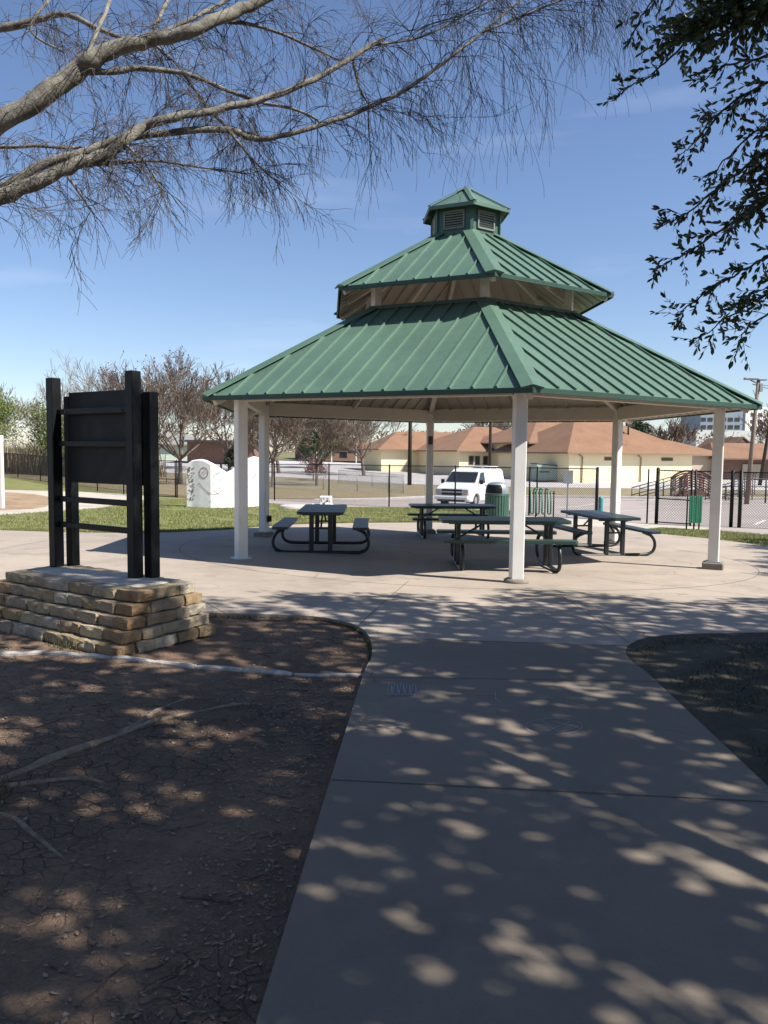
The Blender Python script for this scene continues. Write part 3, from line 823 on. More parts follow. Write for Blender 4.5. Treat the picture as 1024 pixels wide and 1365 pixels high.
# ------------------------------------------------------------------ fences
def fence(name, label, cat, posts, hs, mat, pr=.03, rails=(1.,), pitch=.09, wr=.0045, heavy=(), group=None, mesh=True, prefix='post', bottom=False):
    base = posts[0]; t = thing(name, label, cat, base, 0, group); B = Vector(base)
    P3 = [Vector(p)-B for p in posts]
    for i, p in enumerate(P3):
        h = hs[i]; r = pr*(1.8 if i in heavy else 1)
        m = MB(); m.tube([p-Z*.05, p+Z*(h+.03)], r, 8); m.lathe(p+Z*(h+.03), [(r, 0), (r*.8, r*.5), (0, r*.8)], 8); m.build('post', mat, t)
    w = MB()
    for i in range(len(P3)-1):
        a, b = P3[i], P3[i+1]; ha, hb = hs[i], hs[i+1]
        for k in rails:
            m = MB(); m.tube([a+Z*ha*k, b+Z*hb*k], pr*.62, 6); m.build('rail', mat, t)
        if not mesh: continue
        d = b-a; Lp = Vector((d.x, d.y, 0)).length; hm = (ha+hb)/2
        n = int((Lp+hm)/pitch)
        for k in range(1, n):
            c = k*pitch                              # u - v = c - hm  and  u + v = c
            for sgn in (0, 1):
                if sgn:
                    u0 = max(0, c-hm); v0 = c-u0; u1 = min(Lp, c); v1 = c-u1
                else:
                    u0 = max(0, c-hm); v0 = hm-(c-u0); u1 = min(Lp, c); v1 = hm-(c-u1)
                p0 = a+d*(u0/Lp)+Z*v0*((ha+(hb-ha)*u0/Lp)/hm); p1 = a+d*(u1/Lp)+Z*v1*((ha+(hb-ha)*u1/Lp)/hm)
                w.tube([p0, p1], wr, 3, False, smooth=False)
    if mesh: w.build('chain_link', mat, t, recalc=False)
    return t
def G(px, py): return at(px, py)
H6 = 1.83
# straight run right of the mural down to the gate opening
pa, pb_ = Vector((-7.6, 40.9, 0)), Vector((7.62, 27.9, 0))
def on(a, b, s): q = a+(b-a)*s; return Vector((q.x, q.y, g(q.x, q.y)))
def bearing_on(a, b, px):                            # where the line a-b is seen at bearing px
    k = (px-512-11.2*0)/F
    # x = k*(y*cosP..) ~ k*y
    kk = ray(px, 650).x
    s = (kk*a.y-a.x)/((b.x-a.x)-kk*(b.y-a.y)); return on(a, b, s)
run = [bearing_on(pa, pb_, x) for x in (366, 438.6, 519, 607, 706, 716, 796)]
fence('chain_link_fence', 'long black chain link fence crossing behind the pavilion in front of the white van', 'fence', run, [1.83]*7, M['black'], .032, (1.,), heavy=(6,))
run2 = [bearing_on(Vector((-13.4, 38.6, 0)), Vector((-7.6, 40.9, 0)), x) for x in (234, 262, 295)]+[run[0]]
fence('chain_link_fence', 'black chain link fence standing directly behind the white mosaic wall', 'fence', run2, [1.83]*4, M['black'], .032, (1.,), heavy=(2,))
l0, l1 = Vector((-10.9, 38.6, 0)), Vector((-33., 65., 0))
gl = [on(l0, l1, .0), on(l0, l1, .035)]
gateL = [Vector((-11.35, 38.9, 0)), Vector((-10.25, 38.4, 0))]
gateL = [Vector((q.x, q.y, g(q.x, q.y))) for q in gateL]
fence('gate', 'black chain link gate with a middle rail between notice frame and mosaic wall', 'gate', gateL, [1.83]*2, M['black'], .032, (.03, .5, 1.))
run3 = [gateL[0]+Vector((-.1, .05, 0))]+[bearing_on(Vector((-11.4, 39, 0)), Vector((-33, 66, 0)), x) for x in (165, 130, 95, 54.3, 24.6, -8)]
fence('chain_link_fence', 'black chain link fence running far off on the left in front of dry reeds', 'fence', run3, [1.83]*7, M['black'], .035, (1.,), pitch=.13, wr=.006)
# the gate and the run right of it
ga, gb = at(875, 698), at(914, 702.5)
ga = Vector((9.15, 26.0, g(9.15, 26))); gb = Vector((9.98, 25.2, g(9.98, 25.2)))
gt = fence('gate', 'open black chain link gate right of the pavilion, hung on a thick post', 'gate', [ga, gb], [1.83, 1.80], M['black'], .034, (.04, .47, .99), heavy=(0,))
rr = [Vector((10.12, 25.25, 0)), Vector((11.3, 25.2, 0)), Vector((11.48, 25.0, 0)), Vector((14.2, 24.5, 0)), Vector((17.2, 24.1, 0))]
rr = [Vector((q.x, q.y, g(q.x, q.y))) for q in rr]
fence('chain_link_fence', 'black chain link fence at the right edge beyond the right-hand pavilion post', 'fence', rr, [1.80]*5, M['black'], .034, (1.,), heavy=(1, 2), pitch=.085)
gp = MB(); p_ = ga+Vector((-.28, .1, 0)); gp.tube([p_-Z*.05, p_+Z*1.84], .028, 8)
tag(gp.build('fence_post', M['black']), 'slim black post just left of the thick gate post', 'post')
# low galvanised fence round the dry grass
lf = [(-16, 57.), (-12.2, 56.4), (-8.3, 55.8), (-4.3, 55.2), (-1.9, 54.9), (.3, 54.6), (1.35, 54.4), (1.5, 58.5), (-1.0, 63.), (-4., 68.)]
lf = [Vector((a, b, g(a, b))) for a, b in lf]
fence('galvanised_fence', 'low grey galvanised chain link fence round the dry grass plot left of the garage', 'fence', lf, [1.15]*10, M['grey'], .028, (1.,), pitch=.16, wr=.006)
# pipe rail on the right
prr = [Vector((a, b, g(a, b))) for a, b in ((19.8, 47.), (23.2, 47.2), (26.6, 47.4), (30., 47.6))]
fence('pipe_rail', 'dark three-rail pipe barrier beyond the fence by the wooden light pole', 'railing', prr, [1.5]*4, M['darkgrey'], .05, (.35, .68, 1.), mesh=False)

# ------------------------------------------------------------------ mosaic wall
mw = thing('mosaic_wall', 'white double-humped wall decorated with red mosaic spirals and teal zigzags', 'wall', at(281, 677))
mwp = MB(); by = mw.location.y
base_px = [(249, 674.5), (256, 675.3), (266, 676.2), (281, 677), (296, 675.5), (309, 674), (320, 671.5), (332, 669.5), (345, 668)]
ys_ = [27.7, 27.7, 27.65, 27.6, 27.9, 28.3, 28.9, 29.4, 29.9]
top = {249: 618.5, 256: 613.5, 266: 612, 272: 613.5, 281: 618, 290: 624, 300: 630.5, 309: 626, 320: 618, 329: 611.5, 337: 608.5, 343: 610, 345: 612}
def lerpk(d, x):
    ks = sorted(d); 
    for a, b in zip(ks, ks[1:]):
        if a <= x <= b: return d[a]+(d[b]-d[a])*(x-a)/(b-a)
    return d[ks[0]] if x < ks[0] else d[ks[-1]]
ydic = {p[0]: y for p, y in zip(base_px, ys_)}
front = []; n = 48
for k in range(n+1):
    px = 249+(345-249)*k/n; y = lerpk(ydic, px); q = P(px, 650, y); gzz = g(q.x, q.y)
    zt = P(px, lerpk(top, px), y).z
    front.append((Vector((q.x, q.y, gzz-.05)), zt))
vs = []; fs = []
mwl = Vector(mw.location); TK = .42; NZ = 8
for (p, zt) in front:
    for k in range(NZ+1):
        z = p.z+(zt-.04-p.z)*k/NZ; vs.append(Vector((p.x, p.y, z))-mwl)
    vs.append(Vector((p.x, p.y+.05, zt))-mwl); vs.append(Vector((p.x+.02, p.y+TK-.05, zt))-mwl)
    vs.append(Vector((p.x+.02, p.y+TK, zt-.05))-mwl); vs.append(Vector((p.x+.02, p.y+TK, p.z))-mwl)
m_ = NZ+5
for i in range(n):
    for k in range(m_-1): fs.append((i*m_+k, (i+1)*m_+k, (i+1)*m_+k+1, i*m_+k+1))
fs.append(tuple(range(m_))); fs.append(tuple(n*m_+k for k in range(m_-1, -1, -1)))
mwp.add(vs, fs, smooth=False); mwp.build('wall_body', M['mural'], mw)
bits = {'redbits': MB(), 'tealbits': MB(), 'brownbits': MB()}
def bit(px, py, mname, s=.028):
    y = lerpk(ydic, px); q = P(px, py, y); rz = rng.uniform(0, PI)
    q = q-mwl; n_ = Vector((-.12, -1, 0)).normalized(); u = Vector((n_.y, -n_.x, 0)); 
    uu = u*math.cos(rz)+Z*math.sin(rz); vv = -u*math.sin(rz)+Z*math.cos(rz)
    bits[mname].box(q-Vector((0, .004, 0)), (s, .02, s*.8), (uu, n_, vv))
for cx_, cy_, rr_ in ((272, 630, 5.5), (335, 628, 7.)):
    for k in range(22):
        a = 2*PI*k/22; bit(cx_+rr_*math.cos(a), cy_+rr_*1.25*math.sin(a), 'redbits')
    for k in range(6):
        a = 2*PI*k/6; bit(cx_+rr_*.45*(1-k/14)*math.cos(a), cy_+rr_*.5*(1-k/14)*math.sin(a), 'redbits', .018)
for k in range(30):
    t = k/29; bit(266+42*t, 644+ 17*math.sin(PI*min(1, t*1.02))-4*t, 'redbits')
for k in range(22):
    t = k/21; bit(313+27*t, 647+10*math.sin(PI*t)-14*t*t, 'redbits')
for k in range(8): bit(341-1.6*k, 634+3.4*k, 'redbits')
zig = [(285, 634), (294, 629), (283, 636), (296, 640), (283, 645), (294, 650), (285, 654), (292, 659), (281, 668), (294, 664)]
for a, b in zip(zig, zig[1:]):
    for k in range(6): t = k/6; bit(a[0]+(b[0]-a[0])*t, a[1]+(b[1]-a[1])*t, 'tealbits', .028)
for k in range(80): bit(250.2+rng.random()*9.0, 622+rng.random()*46, 'brownbits', .028)
for k in range(25): bit(296+rng.random()*14, 645+rng.random()*22, 'tealbits' if rng.random() < .3 else 'redbits', .02)
for k, b in bits.items(): b.build('mosaic_tiles', M[k], mw)

# low concrete disc and painted block
q = Vector((-3.35, 29.0, g(-3.35, 29))); m = MB(); m.lathe((0, 0, 0), [(0, .16), (.50, .16), (.55, .13), (.56, 0)], 28)
o = m.build('concrete_disc', M['lot']); o.location = q; tag(o, 'low pale round concrete slab on the grass beyond the left picnic table', 'slab')
q = Vector((-2.45, 32.6, g(-2.45, 32.6))); bl = thing('painted_block', 'small white block with dark painted blotches standing at the lawn edge', 'block', q)
m = MB(); m.bbox((0, 0, .22), (.5, .4, .44), None, .03); m.build('block_body', M['mural'], bl)
m = MB(); m.bbox((-.15, -.05, .05), (.9, .6, .1), None, .02); m.build('block_base', M['mural'], bl)
for k in range(12):
    m = MB(); m.box((rng.uniform(-.22, .22), -.2, rng.uniform(.1, .4)), (rng.uniform(.02, .09), .012, rng.uniform(.02, .07)))
    m.build('painted_blotch', M['brownbits'], bl)

# ------------------------------------------------------------------ trash can, loop rack, slatted panel, small posts
q = Vector((3.33, 22.9, g(3.33, 22.9)))
tc = thing('trash_can', 'green slatted trash can with pale domed lid behind the front white post', 'trash can', q)
m = MB()
for k in range(26):
    a = 2*PI*k/26; c = Vector((math.cos(a)*.345, math.sin(a)*.345, 0)); ax = rotz(a)
    m.bbox(c+Z*.49, (.016, .062, .82), ax, .004)
m.build('slats', M['greenmetal'], tc)
m = MB()
for zz_ in (.1, .86): m.lathe((0, 0, zz_), [(.345, 0), (.365, .01), (.365, .03), (.335, .03), (.335, 0), (.345, 0)], 26)
m.build('ring', M['greenmetal'], tc)
m = MB(); m.lathe((0, 0, 0), [(.30, .05), (.32, .1), (.32, .92), (.30, .93)], 24); m.build('liner', M['darkgrey'], tc)
m = MB(); prof = [(.34, .91), (.345, .97), (.33, 1.08), (.29, 1.18), (.2, 1.24), (0, 1.27)]; m.lathe((0, 0, 0), prof, 28); dl = m.build('lid', M['silver'], tc)
m = MB(); vs = []; pr_ = [(.352, .93), (.353, .97), (.338, 1.08), (.300, 1.175)]
for off in (0, -.03):
    for k in range(11):
        a = R(-168+k*9.5)
        for r_, z_ in pr_: vs.append(((r_+off)*math.cos(a), (r_+off)*math.sin(a), z_))
fs_ = [(k*4+j_, (k+1)*4+j_, (k+1)*4+j_+1, k*4+j_+1) for k in range(10) for j_ in range(3)]
fs_ += [(k*4+3, (k+1)*4+3, (k+1)*4+47, k*4+47) for k in range(10)]+[(j_, j_+1, j_+45, j_+44) for j_ in range(3)]+[(40+j_, 41+j_, 85+j_, 84+j_) for j_ in range(3)]
m.add(vs, fs_)
m.build('opening_shade_panel', M['black'], dl)  # black panel outside the lid, painting the dark inside of its opening
q = Vector((4.85, 23.8, g(4.85, 23.8)))
lr = thing('loop_rack', 'green metal rack of upright loops just right of the front white post', 'rack', q, R(-4))
m = MB()
for k in range(4):
    x = -.30+k*.175; pts = [(x-.045, 0, 1.04)]
    pts += [(x+.045*math.cos(PI+PI*s_/8), 0, .36+.045*math.sin(PI+PI*s_/8)) for s_ in range(9)]+[(x+.045, 0, 1.04)]
    pts += [(x+.0875+.0425*math.cos(PI-PI*s_/6), 0, 1.05+.0425*math.sin(PI-PI*s_/6)) for s_ in range(7)] if k < 3 else []
    m.tube(pts, .027, 8)
m.build('loops', M['greenmetal'], lr)
m = MB()
for x in (-.18, .10, .36): m.tube([(x, .06, 0), (x, .06, 1.02)], .022, 6)
m.tube([(-.38, .06, .95), (.40, .06, .95)], .018, 6)
m.build('leg', M['black'], lr)
q = Vector((9.05, 22.6, g(9.05, 22.6)))
sp = thing('slatted_panel', 'bright green slatted panel on thin black legs beside the gate', 'panel', q, R(8))
m = MB()
for k in range(6): m.bbox((-.13+k*.068, 0, .62+.01*(k % 2)), (.056, .03, .80), None, .008)
m.build('slats', M['greenbright'], sp)
for x in (-.2, .03, .19):
    m = MB(); hh = 1.08 if x < -.1 else .95
    m.tube([(x, .04, -.02), (x, .04, hh)], .022, 6); m.build('leg', M['black'], sp)
# sign seen from behind, blue-green bollard
q = at(757, 690); q = Vector((6.9, 29.2, g(6.9, 29.2)))
ps = thing('parking_sign', 'grey back of a small square sign on a thin galvanised post', 'sign', q)
m = MB(); m.bbox((0, 0, .85), (.05, .04, 1.8), None, .005); m.build('sign_post', M['grey'], ps)
m = MB(); m.bbox((0, -.035, 1.52), (.36, .012, .5), None, .004); m.build('sign_plate', M['grey'], ps)
q = at(801, 688); m = MB(); m.lathe((0, 0, 0), [(.09, 0), (.09, .75), (.07, .82), (0, .84)], 14)
o = m.build('bollard', simple('blue_green_paint', (.05, .22, .22), .5)); o.location = (8.05, 28.8, g(8.05, 28.8)); tag(o, 'short blue-green bollard beside the thick fence end post', 'bollard')
# white post at the left edge
q = Vector((-10.62, 21.3, g(-10.62, 21.3))); m = MB(); m.bbox((0, 0, 1.1), (.16, .16, 2.2), None, .01)
o = m.build('white_post', M['white']); o.location = (-11.52, 23.3, g(-11.52, 23.3)); tag(o, 'square white post cut off by the left edge of the frame', 'post')

# ------------------------------------------------------------------ van
def make_van():
    v = thing('parked_van', 'white panel van with roof rack parked behind the fence', 'van')
    # side profile, x forward; (x, z) loop; width by height
    def wid(z): return .98 if z < 1.0 else .98-(z-1.0)/.95*.17
    prof = [(2.36, .42), (2.40, .62), (2.38, .86), (2.30, .98), (2.05, 1.06), (1.52, 1.19), (1.40, 1.22), (.72, 1.80), (.55, 1.88), (.2, 1.92), (-2.1, 1.90), (-2.28, 1.84), (-2.36, 1.2), (-2.38, .5), (-2.36, .36)]
    arch = []
    def archpts(cx): return [(cx-.40*math.cos(t*PI/8), .30+.40*math.sin(t*PI/8)) for t in range(9)]
    low = [(-2.2, .30)]+archpts(-1.45)+archpts(1.45)+[(2.2, .30)]
    loop = prof+low
    mb = MB(); n = len(loop); vs = []
    for s in (-1, 1):
        for x, z in loop:
            w = wid(z); taper = 1-.06*sst(1.6, 2.4, x); vs.append((x, s*w*taper*.985, z))
    for s in (-1, 1):
        for x, z in loop:
            w = wid(z); taper = 1-.06*sst(1.6, 2.4, x)
            cx_, cz_ = 0, 1.0
            vs.append((x+(cx_-x)*.012, s*(w*taper-.03)*.9, z+(cz_-z)*-.0))
    fs = [(i, (i+1) % n, (i+1) % n+n, i+n) for i in range(n)]
    # side faces: triangulate with bmesh fill
    bm = bmesh.new(); V1 = [bm.verts.new(v_) for v_ in vs[:2*n]]
    for f in fs: bm.faces.new([V1[i] for i in f])
    bm.faces.new(V1[:n]); bm.faces.new(V1[n:2*n][::-1])
    bmesh.ops.recalc_face_normals(bm, faces=bm.faces)
    bmesh.ops.bevel(bm, geom=[e for e in bm.edges if e.calc_face_angle(0) > .6 and abs(e.verts[0].co.y-e.verts[1].co.y) < .3], offset=.05, segments=3, affect='EDGES')
    me = bpy.data.meshes.new('body'); bm.to_mesh(me); bm.free(); me.materials.append(M['vanwhite'])
    b = bpy.data.objects.new('body', me); COL.objects.link(b); b.parent = v
    # windscreen
    def quad(name, pts, mat, off, par=v):
        m = MB(); pts = [Vector(p) for p in pts]; nn = (pts[1]-pts[0]).cross(pts[3]-pts[0]).normalized()*off
        m.prism([p+nn for p in pts], nn*-.6 if off else (0, 0, 0)); return m.build(name, mat, par)
    quad('windscreen', [(1.38, -.82, 1.255), (1.38, .82, 1.255), (.80, .74, 1.755), (.80, -.74, 1.755)], M['glass'], .012)
    for s in (-1, 1):
        w1, w2 = wid(1.22)*.985+.008, wid(1.74)*.985+.008
        q_ = [(1.22, s*w1, 1.24), (.35, s*w1, 1.22), (.35, s*w2, 1.76), (.78, s*w2, 1.74)]
        m = MB(); m.prism(q_, (0, s*.006, 0)); m.build('side_window', M['glass'], v)
        m = MB(); m.bbox((1.18, s*1.08, 1.27), (.10, .18, .22), None, .03); m.build('mirror', M['black'], v)
        m = MB(); m.bbox((2.375, s*.74, .84), (.06, .30, .17), None, .01); m.build('headlight', M['lamp'], v)
        m = MB(); m.bbox((2.385, s*.74, .70), (.05, .30, .06), None, .01); m.build('turn_signal', M['amber'], v)
        m = MB(); m.bbox((.30, s*.972, .95), (.012, .008, .9), None, .002); m.bbox((.42, s*.975, 1.08), (.14, .02, .04), None, .004); m.build('door_trim', M['darkgrey'], v)
        for cx_ in (-1.45, 1.45):
            wr = thing('wheel', None, None, (cx_, s*.82, .35)); wr.parent = v
            m = MB(); L = []
            prof2 = [(.2, -.1), (.31, -.11), (.345, -.08), (.35, 0), (.345, .08), (.31, .11), (.2, .1)]
            vs2 = []; fs2 = []; nn = 24
            for r_, y_ in prof2:
                for k in range(nn): a = 2*PI*k/nn; vs2.append((r_*math.cos(a), y_, r_*math.sin(a)))
            for i in range(len(prof2)-1):
                for k in range(nn): fs2.append((i*nn+k, i*nn+(k+1) % nn, (i+1)*nn+(k+1) % nn, (i+1)*nn+k))
            m.add(vs2, fs2, 0, True); m.build('tyre', M['rubber'], wr)
            m = MB(); vs2 = []; fs2 = []
            for r_, y_ in ((.2, .07*s), (.19, .09*s), (.08, .06*s), (.05, .085*s), (0.001, .09*s)):
                for k in range(nn): a = 2*PI*k/nn; vs2.append((r_*math.cos(a), y_, r_*math.sin(a)))
            for i in range(4):
                for k in range(nn): fs2.append((i*nn+k, i*nn+(k+1) % nn, (i+1)*nn+(k+1) % nn, (i+1)*nn+k))
            m.add(vs2, fs2, 0, True); m.build('rim', M['grey'], wr)
    m = MB(); m.bbox((2.385, 0, .88), (.05, 1.12, .10), None, .01); m.bbox((2.395, 0, .70), (.05, 1.12, .13), None, .01); m.build('grille', M['black'], v)
    m = MB(); m.bbox((2.405, 0, .79), (.05, 1.2, .07), None, .012); m.build('grille_bar', M['chrome'], v)
    m = MB(); m.bbox((2.42, 0, .50), (.16, 1.84, .18), None, .04); m.build('bumper', M['vanwhite'], v)
    m = MB(); m.bbox((2.47, 0, .36), (.06, 1.5, .10), None, .02); m.build('air_dam', M['darkgrey'], v)
    m = MB()
    for x in (.1, -.8, -1.7): m.tube([(x, -.72, 1.90), (x, -.72, 2.02), (x, .72, 2.02), (x, .72, 1.90)], .02, 6)
    for y in (-.72, .72): m.tube([(.4, y, 1.98), (.1, y, 2.02), (-1.9, y, 2.02)], .018, 6)
    m.build('roof_rack', M['vanwhite'], v)
    return v
van = make_van()
hd = math.atan2(-.86, -.50)
fc = Vector((3.35, 38.6, 0)); cpos = fc-Vector((math.cos(hd), math.sin(hd), 0))*2.4
van.location = (cpos.x, cpos.y, g(cpos.x, cpos.y)); van.rotation_euler = (0, 0, hd)

# ------------------------------------------------------------------ buildings
BROT = R(22)
def hip_block(par, x0, x1, y0, y1, zb, ze, rise, over=.6, wallmat=None, roofmat=None, ridge=None, rot=None):
    rot = BROT if rot is None else rot
    wallmat = wallmat or M['cream']; roofmat = roofmat or M['shingle']
    def setup(o): o.location = (x0, y0, 0); o.rotation_euler = (0, 0, rot); return o
    w_, d_ = x1-x0, y1-y0
    m = MB(); m.box((w_/2, d_/2, (zb+ze)/2-.1), (w_, d_, ze-zb+.2)); setup(m.build('wall', wallmat, par))
    X0, X1, Y0, Y1 = -over, w_+over, -over, d_+over
    yc = (Y0+Y1)/2; hw = (Y1-Y0)/2
    if ridge: ra, rb = ridge[0]-x0, ridge[1]-x0
    else: ra, rb = X0+hw, X1-hw
    if ra > rb: ra = rb = (X0+X1)/2
    m = MB(); zt = ze+rise
    v = [(X0, Y0, ze), (X1, Y0, ze), (X1, Y1, ze), (X0, Y1, ze), (ra, yc, zt), (rb, yc, zt)]
    v += [(a, b, c-.14) for a, b, c in v[:4]]
    m.add(v, [(0, 1, 5, 4), (1, 2, 5), (2, 3, 4, 5), (3, 0, 4), (9, 8, 7, 6)])
    r = setup(m.build('roof', roofmat, par))
    m = MB()
    for a, b in ((0, 1), (1, 2), (2, 3), (3, 0)): m.beam(Vector(v[a])-Z*.08, Vector(v[b])-Z*.08, .05, .17, bev=.01)
    m.build('fascia', M['trim'], r)
    return r
def on_wall(x0, y0, px, rot=None):                  # point of a front wall seen at bearing px
    rot = BROT if rot is None else rot; kk = ray(px, 620).x; c, s_ = math.cos(rot), math.sin(rot)
    u = (kk*y0-x0)/(c-kk*s_); return x0+u*c, y0+u*s_
# main low building: right wing, tall middle, recessed middle, garage wing
bld = thing('low_building', 'long cream low building with several brown shingle hip roofs behind the car park', 'building', (0, 0, 0))
rC = hip_block(bld, 17.9, 33.2, 75.5, 89, -1.1, 1.97, 3.75, .7, ridge=(23.3, 27.))
rM = hip_block(bld, 15.6, 28., 83, 96, -1.0, 3.0, 2.75, .8, M['cream'], ridge=(20.5, 23))
rB = hip_block(bld, 8.5, 20, 88.6, 104, -.9, 2.08, 3.0, .7, ridge=(14.5, 17.5))
rB2 = hip_block(bld, 4.5, 14., 104, 114, -.8, 2.3, 2.4, .8, ridge=(4.8, 13.))
rA = hip_block(bld, -.4, 9.2, 97, 103.5, -.9, 2.18, 2.3, .7, M['cream'], ridge=(3.0, 9.2))
rD = hip_block(bld, 29.5, 38.5, 84, 92, -1.0, 1.9, 1.6, .6, M['creamdark'])
def window(par, x, z, w, h, y, mat=None, rot=0):
    m = MB(); m.bbox((0, -.02, 0), (w, .06, h), None, .01); f = m.build('window', M['trim'], par); f.location = (x, y, z); f.rotation_euler = (0, 0, rot)
    m = MB(); m.bbox((0, -.06, 0), (w-.16, .02, h-.16), None, .004); m.build('pane', mat or M['glass'], f)
for px, y, z in ((628, 88.6, .95), (636, 88.6, .95), (647, 88.6, .95), (667, 88.6, .85)):
    wx, wy = on_wall(8.5, 88.6, px); window(bld, wx, z, .66, 1.05, wy, rot=BROT)
for px, w in ((811, 1.), (889, 1.5)):
    wx, wy = on_wall(17.9, 75.5, px); window(bld, wx, 1.36, w, .36, wy, rot=BROT)
for px in (776, 854):
    m = MB(); x, y = on_wall(17.9, 75.5, px); y -= .1; m.tube([(x-.5, y-.5, 1.8), (x, y, 1.5), (x, y, -1.0)], .06, 6)
    m.build('downpipe', M['trim'], bld)
m = MB()
for (px, py, y) in ((687, 570, 93), (838, 565, 82), (700, 575, 92), (578, 583, 104), (540, 586, 105)):
    q = P(px, py, y); m.box(q, (.5, .5, .5)); m.tube([q, q-Z*1.2], .1, 6)
m.build('roof_vent', M['darkgrey'], bld)
m = MB()
for (px, py, y) in ((776, 580, 80), (836, 590, 79), (585, 587, 103)):
    q = P(px, py, y); m.tube([q-Z*.8-Vector((.8, 0, 0)), q-Z*.6, q+Z*.6], .035, 5)
m.build('conduit', M['trim'], bld)
dp = thing('dumpster', 'pale green steel dumpster against the cream building wall', 'dumpster', (16.2, 78., g(16.2, 78)), R(10))
m = MB(); m.prism([(-1.3, -.9, .2), (1.0, -.9, .2), (1.3, -.9, .8), (1.3, -.9, 1.5), (-1.3, -.9, 1.75)], (0, 1.8, 0)); m.build('bin', M['palegreen'], dp)
m = MB(); m.prism([(-1.33, -.92, 1.77), (1.33, -.92, 1.52), (1.33, -.92, 1.6), (-1.33, -.92, 1.85)], (0, 1.84, 0)); m.build('lid', M['darkgrey'], dp)
m = MB(); m.bbox((-.5, -.93, 1.0), (1.0, .06, .14)); m.build('fork_pocket', M['darkgrey'], dp)
# white gable house and carport on the far right
hs_ = thing('gable_house', 'small white house gable above a low brown roof on the far right', 'house', (0, 0, 0))
m = MB(); yb = 98
gx0, gx1 = ray(974, 600).x*yb, ray(1004, 600).x*yb; gm = (gx0+gx1)/2
zt = P(989, 585, yb).z; ze = P(989, 600, yb).z
m.prism([(gx0, yb, -1), (gx1, yb, -1), (gx1, yb, ze), (gm, yb, zt), (gx0, yb, ze)], (0, 10, 0)); m.build('wall', M['whitewall'], hs_)
m = MB()
for s, xe in ((-1, gx0), (1, gx1)):
    a = Vector((gm, yb-.4, zt+.12)); b = Vector((xe+s*.7, yb-.4, ze-.12)); n_ = (b-a).cross(Vector((0, 1, 0))).normalized()
    m.prism([a, b, b+Vector((0, 0, .16)), a+Vector((0, 0, .16))], (0, 10.8, 0))
m.build('roof', M['shingle'], hs_)
window(hs_, ray(989, 597).x*yb, P(989, 597, yb).z, .8, 1.3, yb)
cp = thing('carport_building', 'low dark building with wide brown roof and open carport at the right edge', 'building', (0, 0, 0))
hip_block(cp, 36.9, 60, 86, 96, -1., 1.55, 1.75, .8, M['brick'], ridge=(38, 56), rot=0)
m = MB(); m.bbox((40.6, 85.85, .1), (2.2, .1, 1.6)); m.build('garage_door', M['creamdark'], cp)
# distant offices
of = thing('office_block', 'distant white office block above the roofs on the right, left side coloured as in shade', 'office building', (0, 0, 0))
yo = 240
ox0, ox1, ox2 = ray(934, 560).x*yo, ray(993, 560).x*yo, ray(1060, 560).x*yo
zt1, zt2 = P(960, 547, yo).z, P(1010, 541.5, yo).z; zb1 = -1
m = MB(); m.box(((ox0+ox1)/2, yo+8, (zt1+zb1)/2), (ox1-ox0, 16, zt1-zb1)); m.build('shaded_wing', M['officeshade'], of)
m = MB(); m.box((10, 8, (zt2+zb1)/2), (20, 16, zt2-zb1)); wo_ = m.build('white_wing', M['officewhite'], of); wo_.location = (ox1+.1, yo-.3, 0); wo_.rotation_euler = (0, 0, R(30))
for py in (559, 569):
    for px in range(938, 992, 9): window(of, ray(px, py).x*yo, P(px, py, yo).z, 1.5, 1.15, yo-.05)
for py in (553, 562, 571):
    for px in (1000, 1010, 1021, 1031): wx, wy = on_wall(ox1+.1, yo-.3, px, R(30)); window(of, wx, P(px, py, wy).z, 2.0, 1.2, wy, rot=R(30))
m = MB(); z0 = P(980, 579, 200).z; m.box((ray(975, 579).x*200+4, 205, z0/2), (26, 10, z0+2)); m.build('annex', M['officewhite'], of)
# far houses behind the trees, left
fh = thing('brown_house', 'low brown brick house with orange porch roof behind the bare trees', 'house', (0, 0, 0))
hip_block(fh, -11.5, -2.8, 128, 140, .0, 3.0, 1.6, .8, M['brick'])
m = MB(); m.prism([(-4.6, 126.2, 2.6), (-.9, 126.2, 2.6), (-1.4, 128., 3.4), (-4.2, 128, 3.4)], (0, .1, -.12)); m.build('porch_roof', M['shingle'], fh)
m = MB()
for x in (-11., -8.6, -4.6): m.box((x, 126.4, 1.2), (.16, .16, 3.0))
m.build('porch_post', M['whitewall'], fh)
window(fh, -9.6, 1.4, 1.6, 1.2, 127.95); window(fh, -6.8, 1.3, 1.4, 1.2, 127.95)
fh2 = thing('grey_roofed_house', 'grey-roofed low house glimpsed through bare branches above the mosaic wall', 'house', (0, 0, 0))
hip_block(fh2, -40, -24, 112, 122, -.3, 2.6, 1.8, .8, M['palegreen'], simple('grey_shingle', (.2, .2, .19), .9, .1, 2))
fh3 = thing('dark_shed_roof_house', 'dark flat-roofed house behind the trees left of the first white posts', 'house', (0, 0, 0))
m = MB(); m.box((-22, 108, 1.1), (9, 7, 3.6)); m.build('wall', M['brick'], fh3); m = MB(); m.bbox((-22, 107.6, 3.0), (10.5, 9, .25)); m.build('roof', M['darkgrey'], fh3)

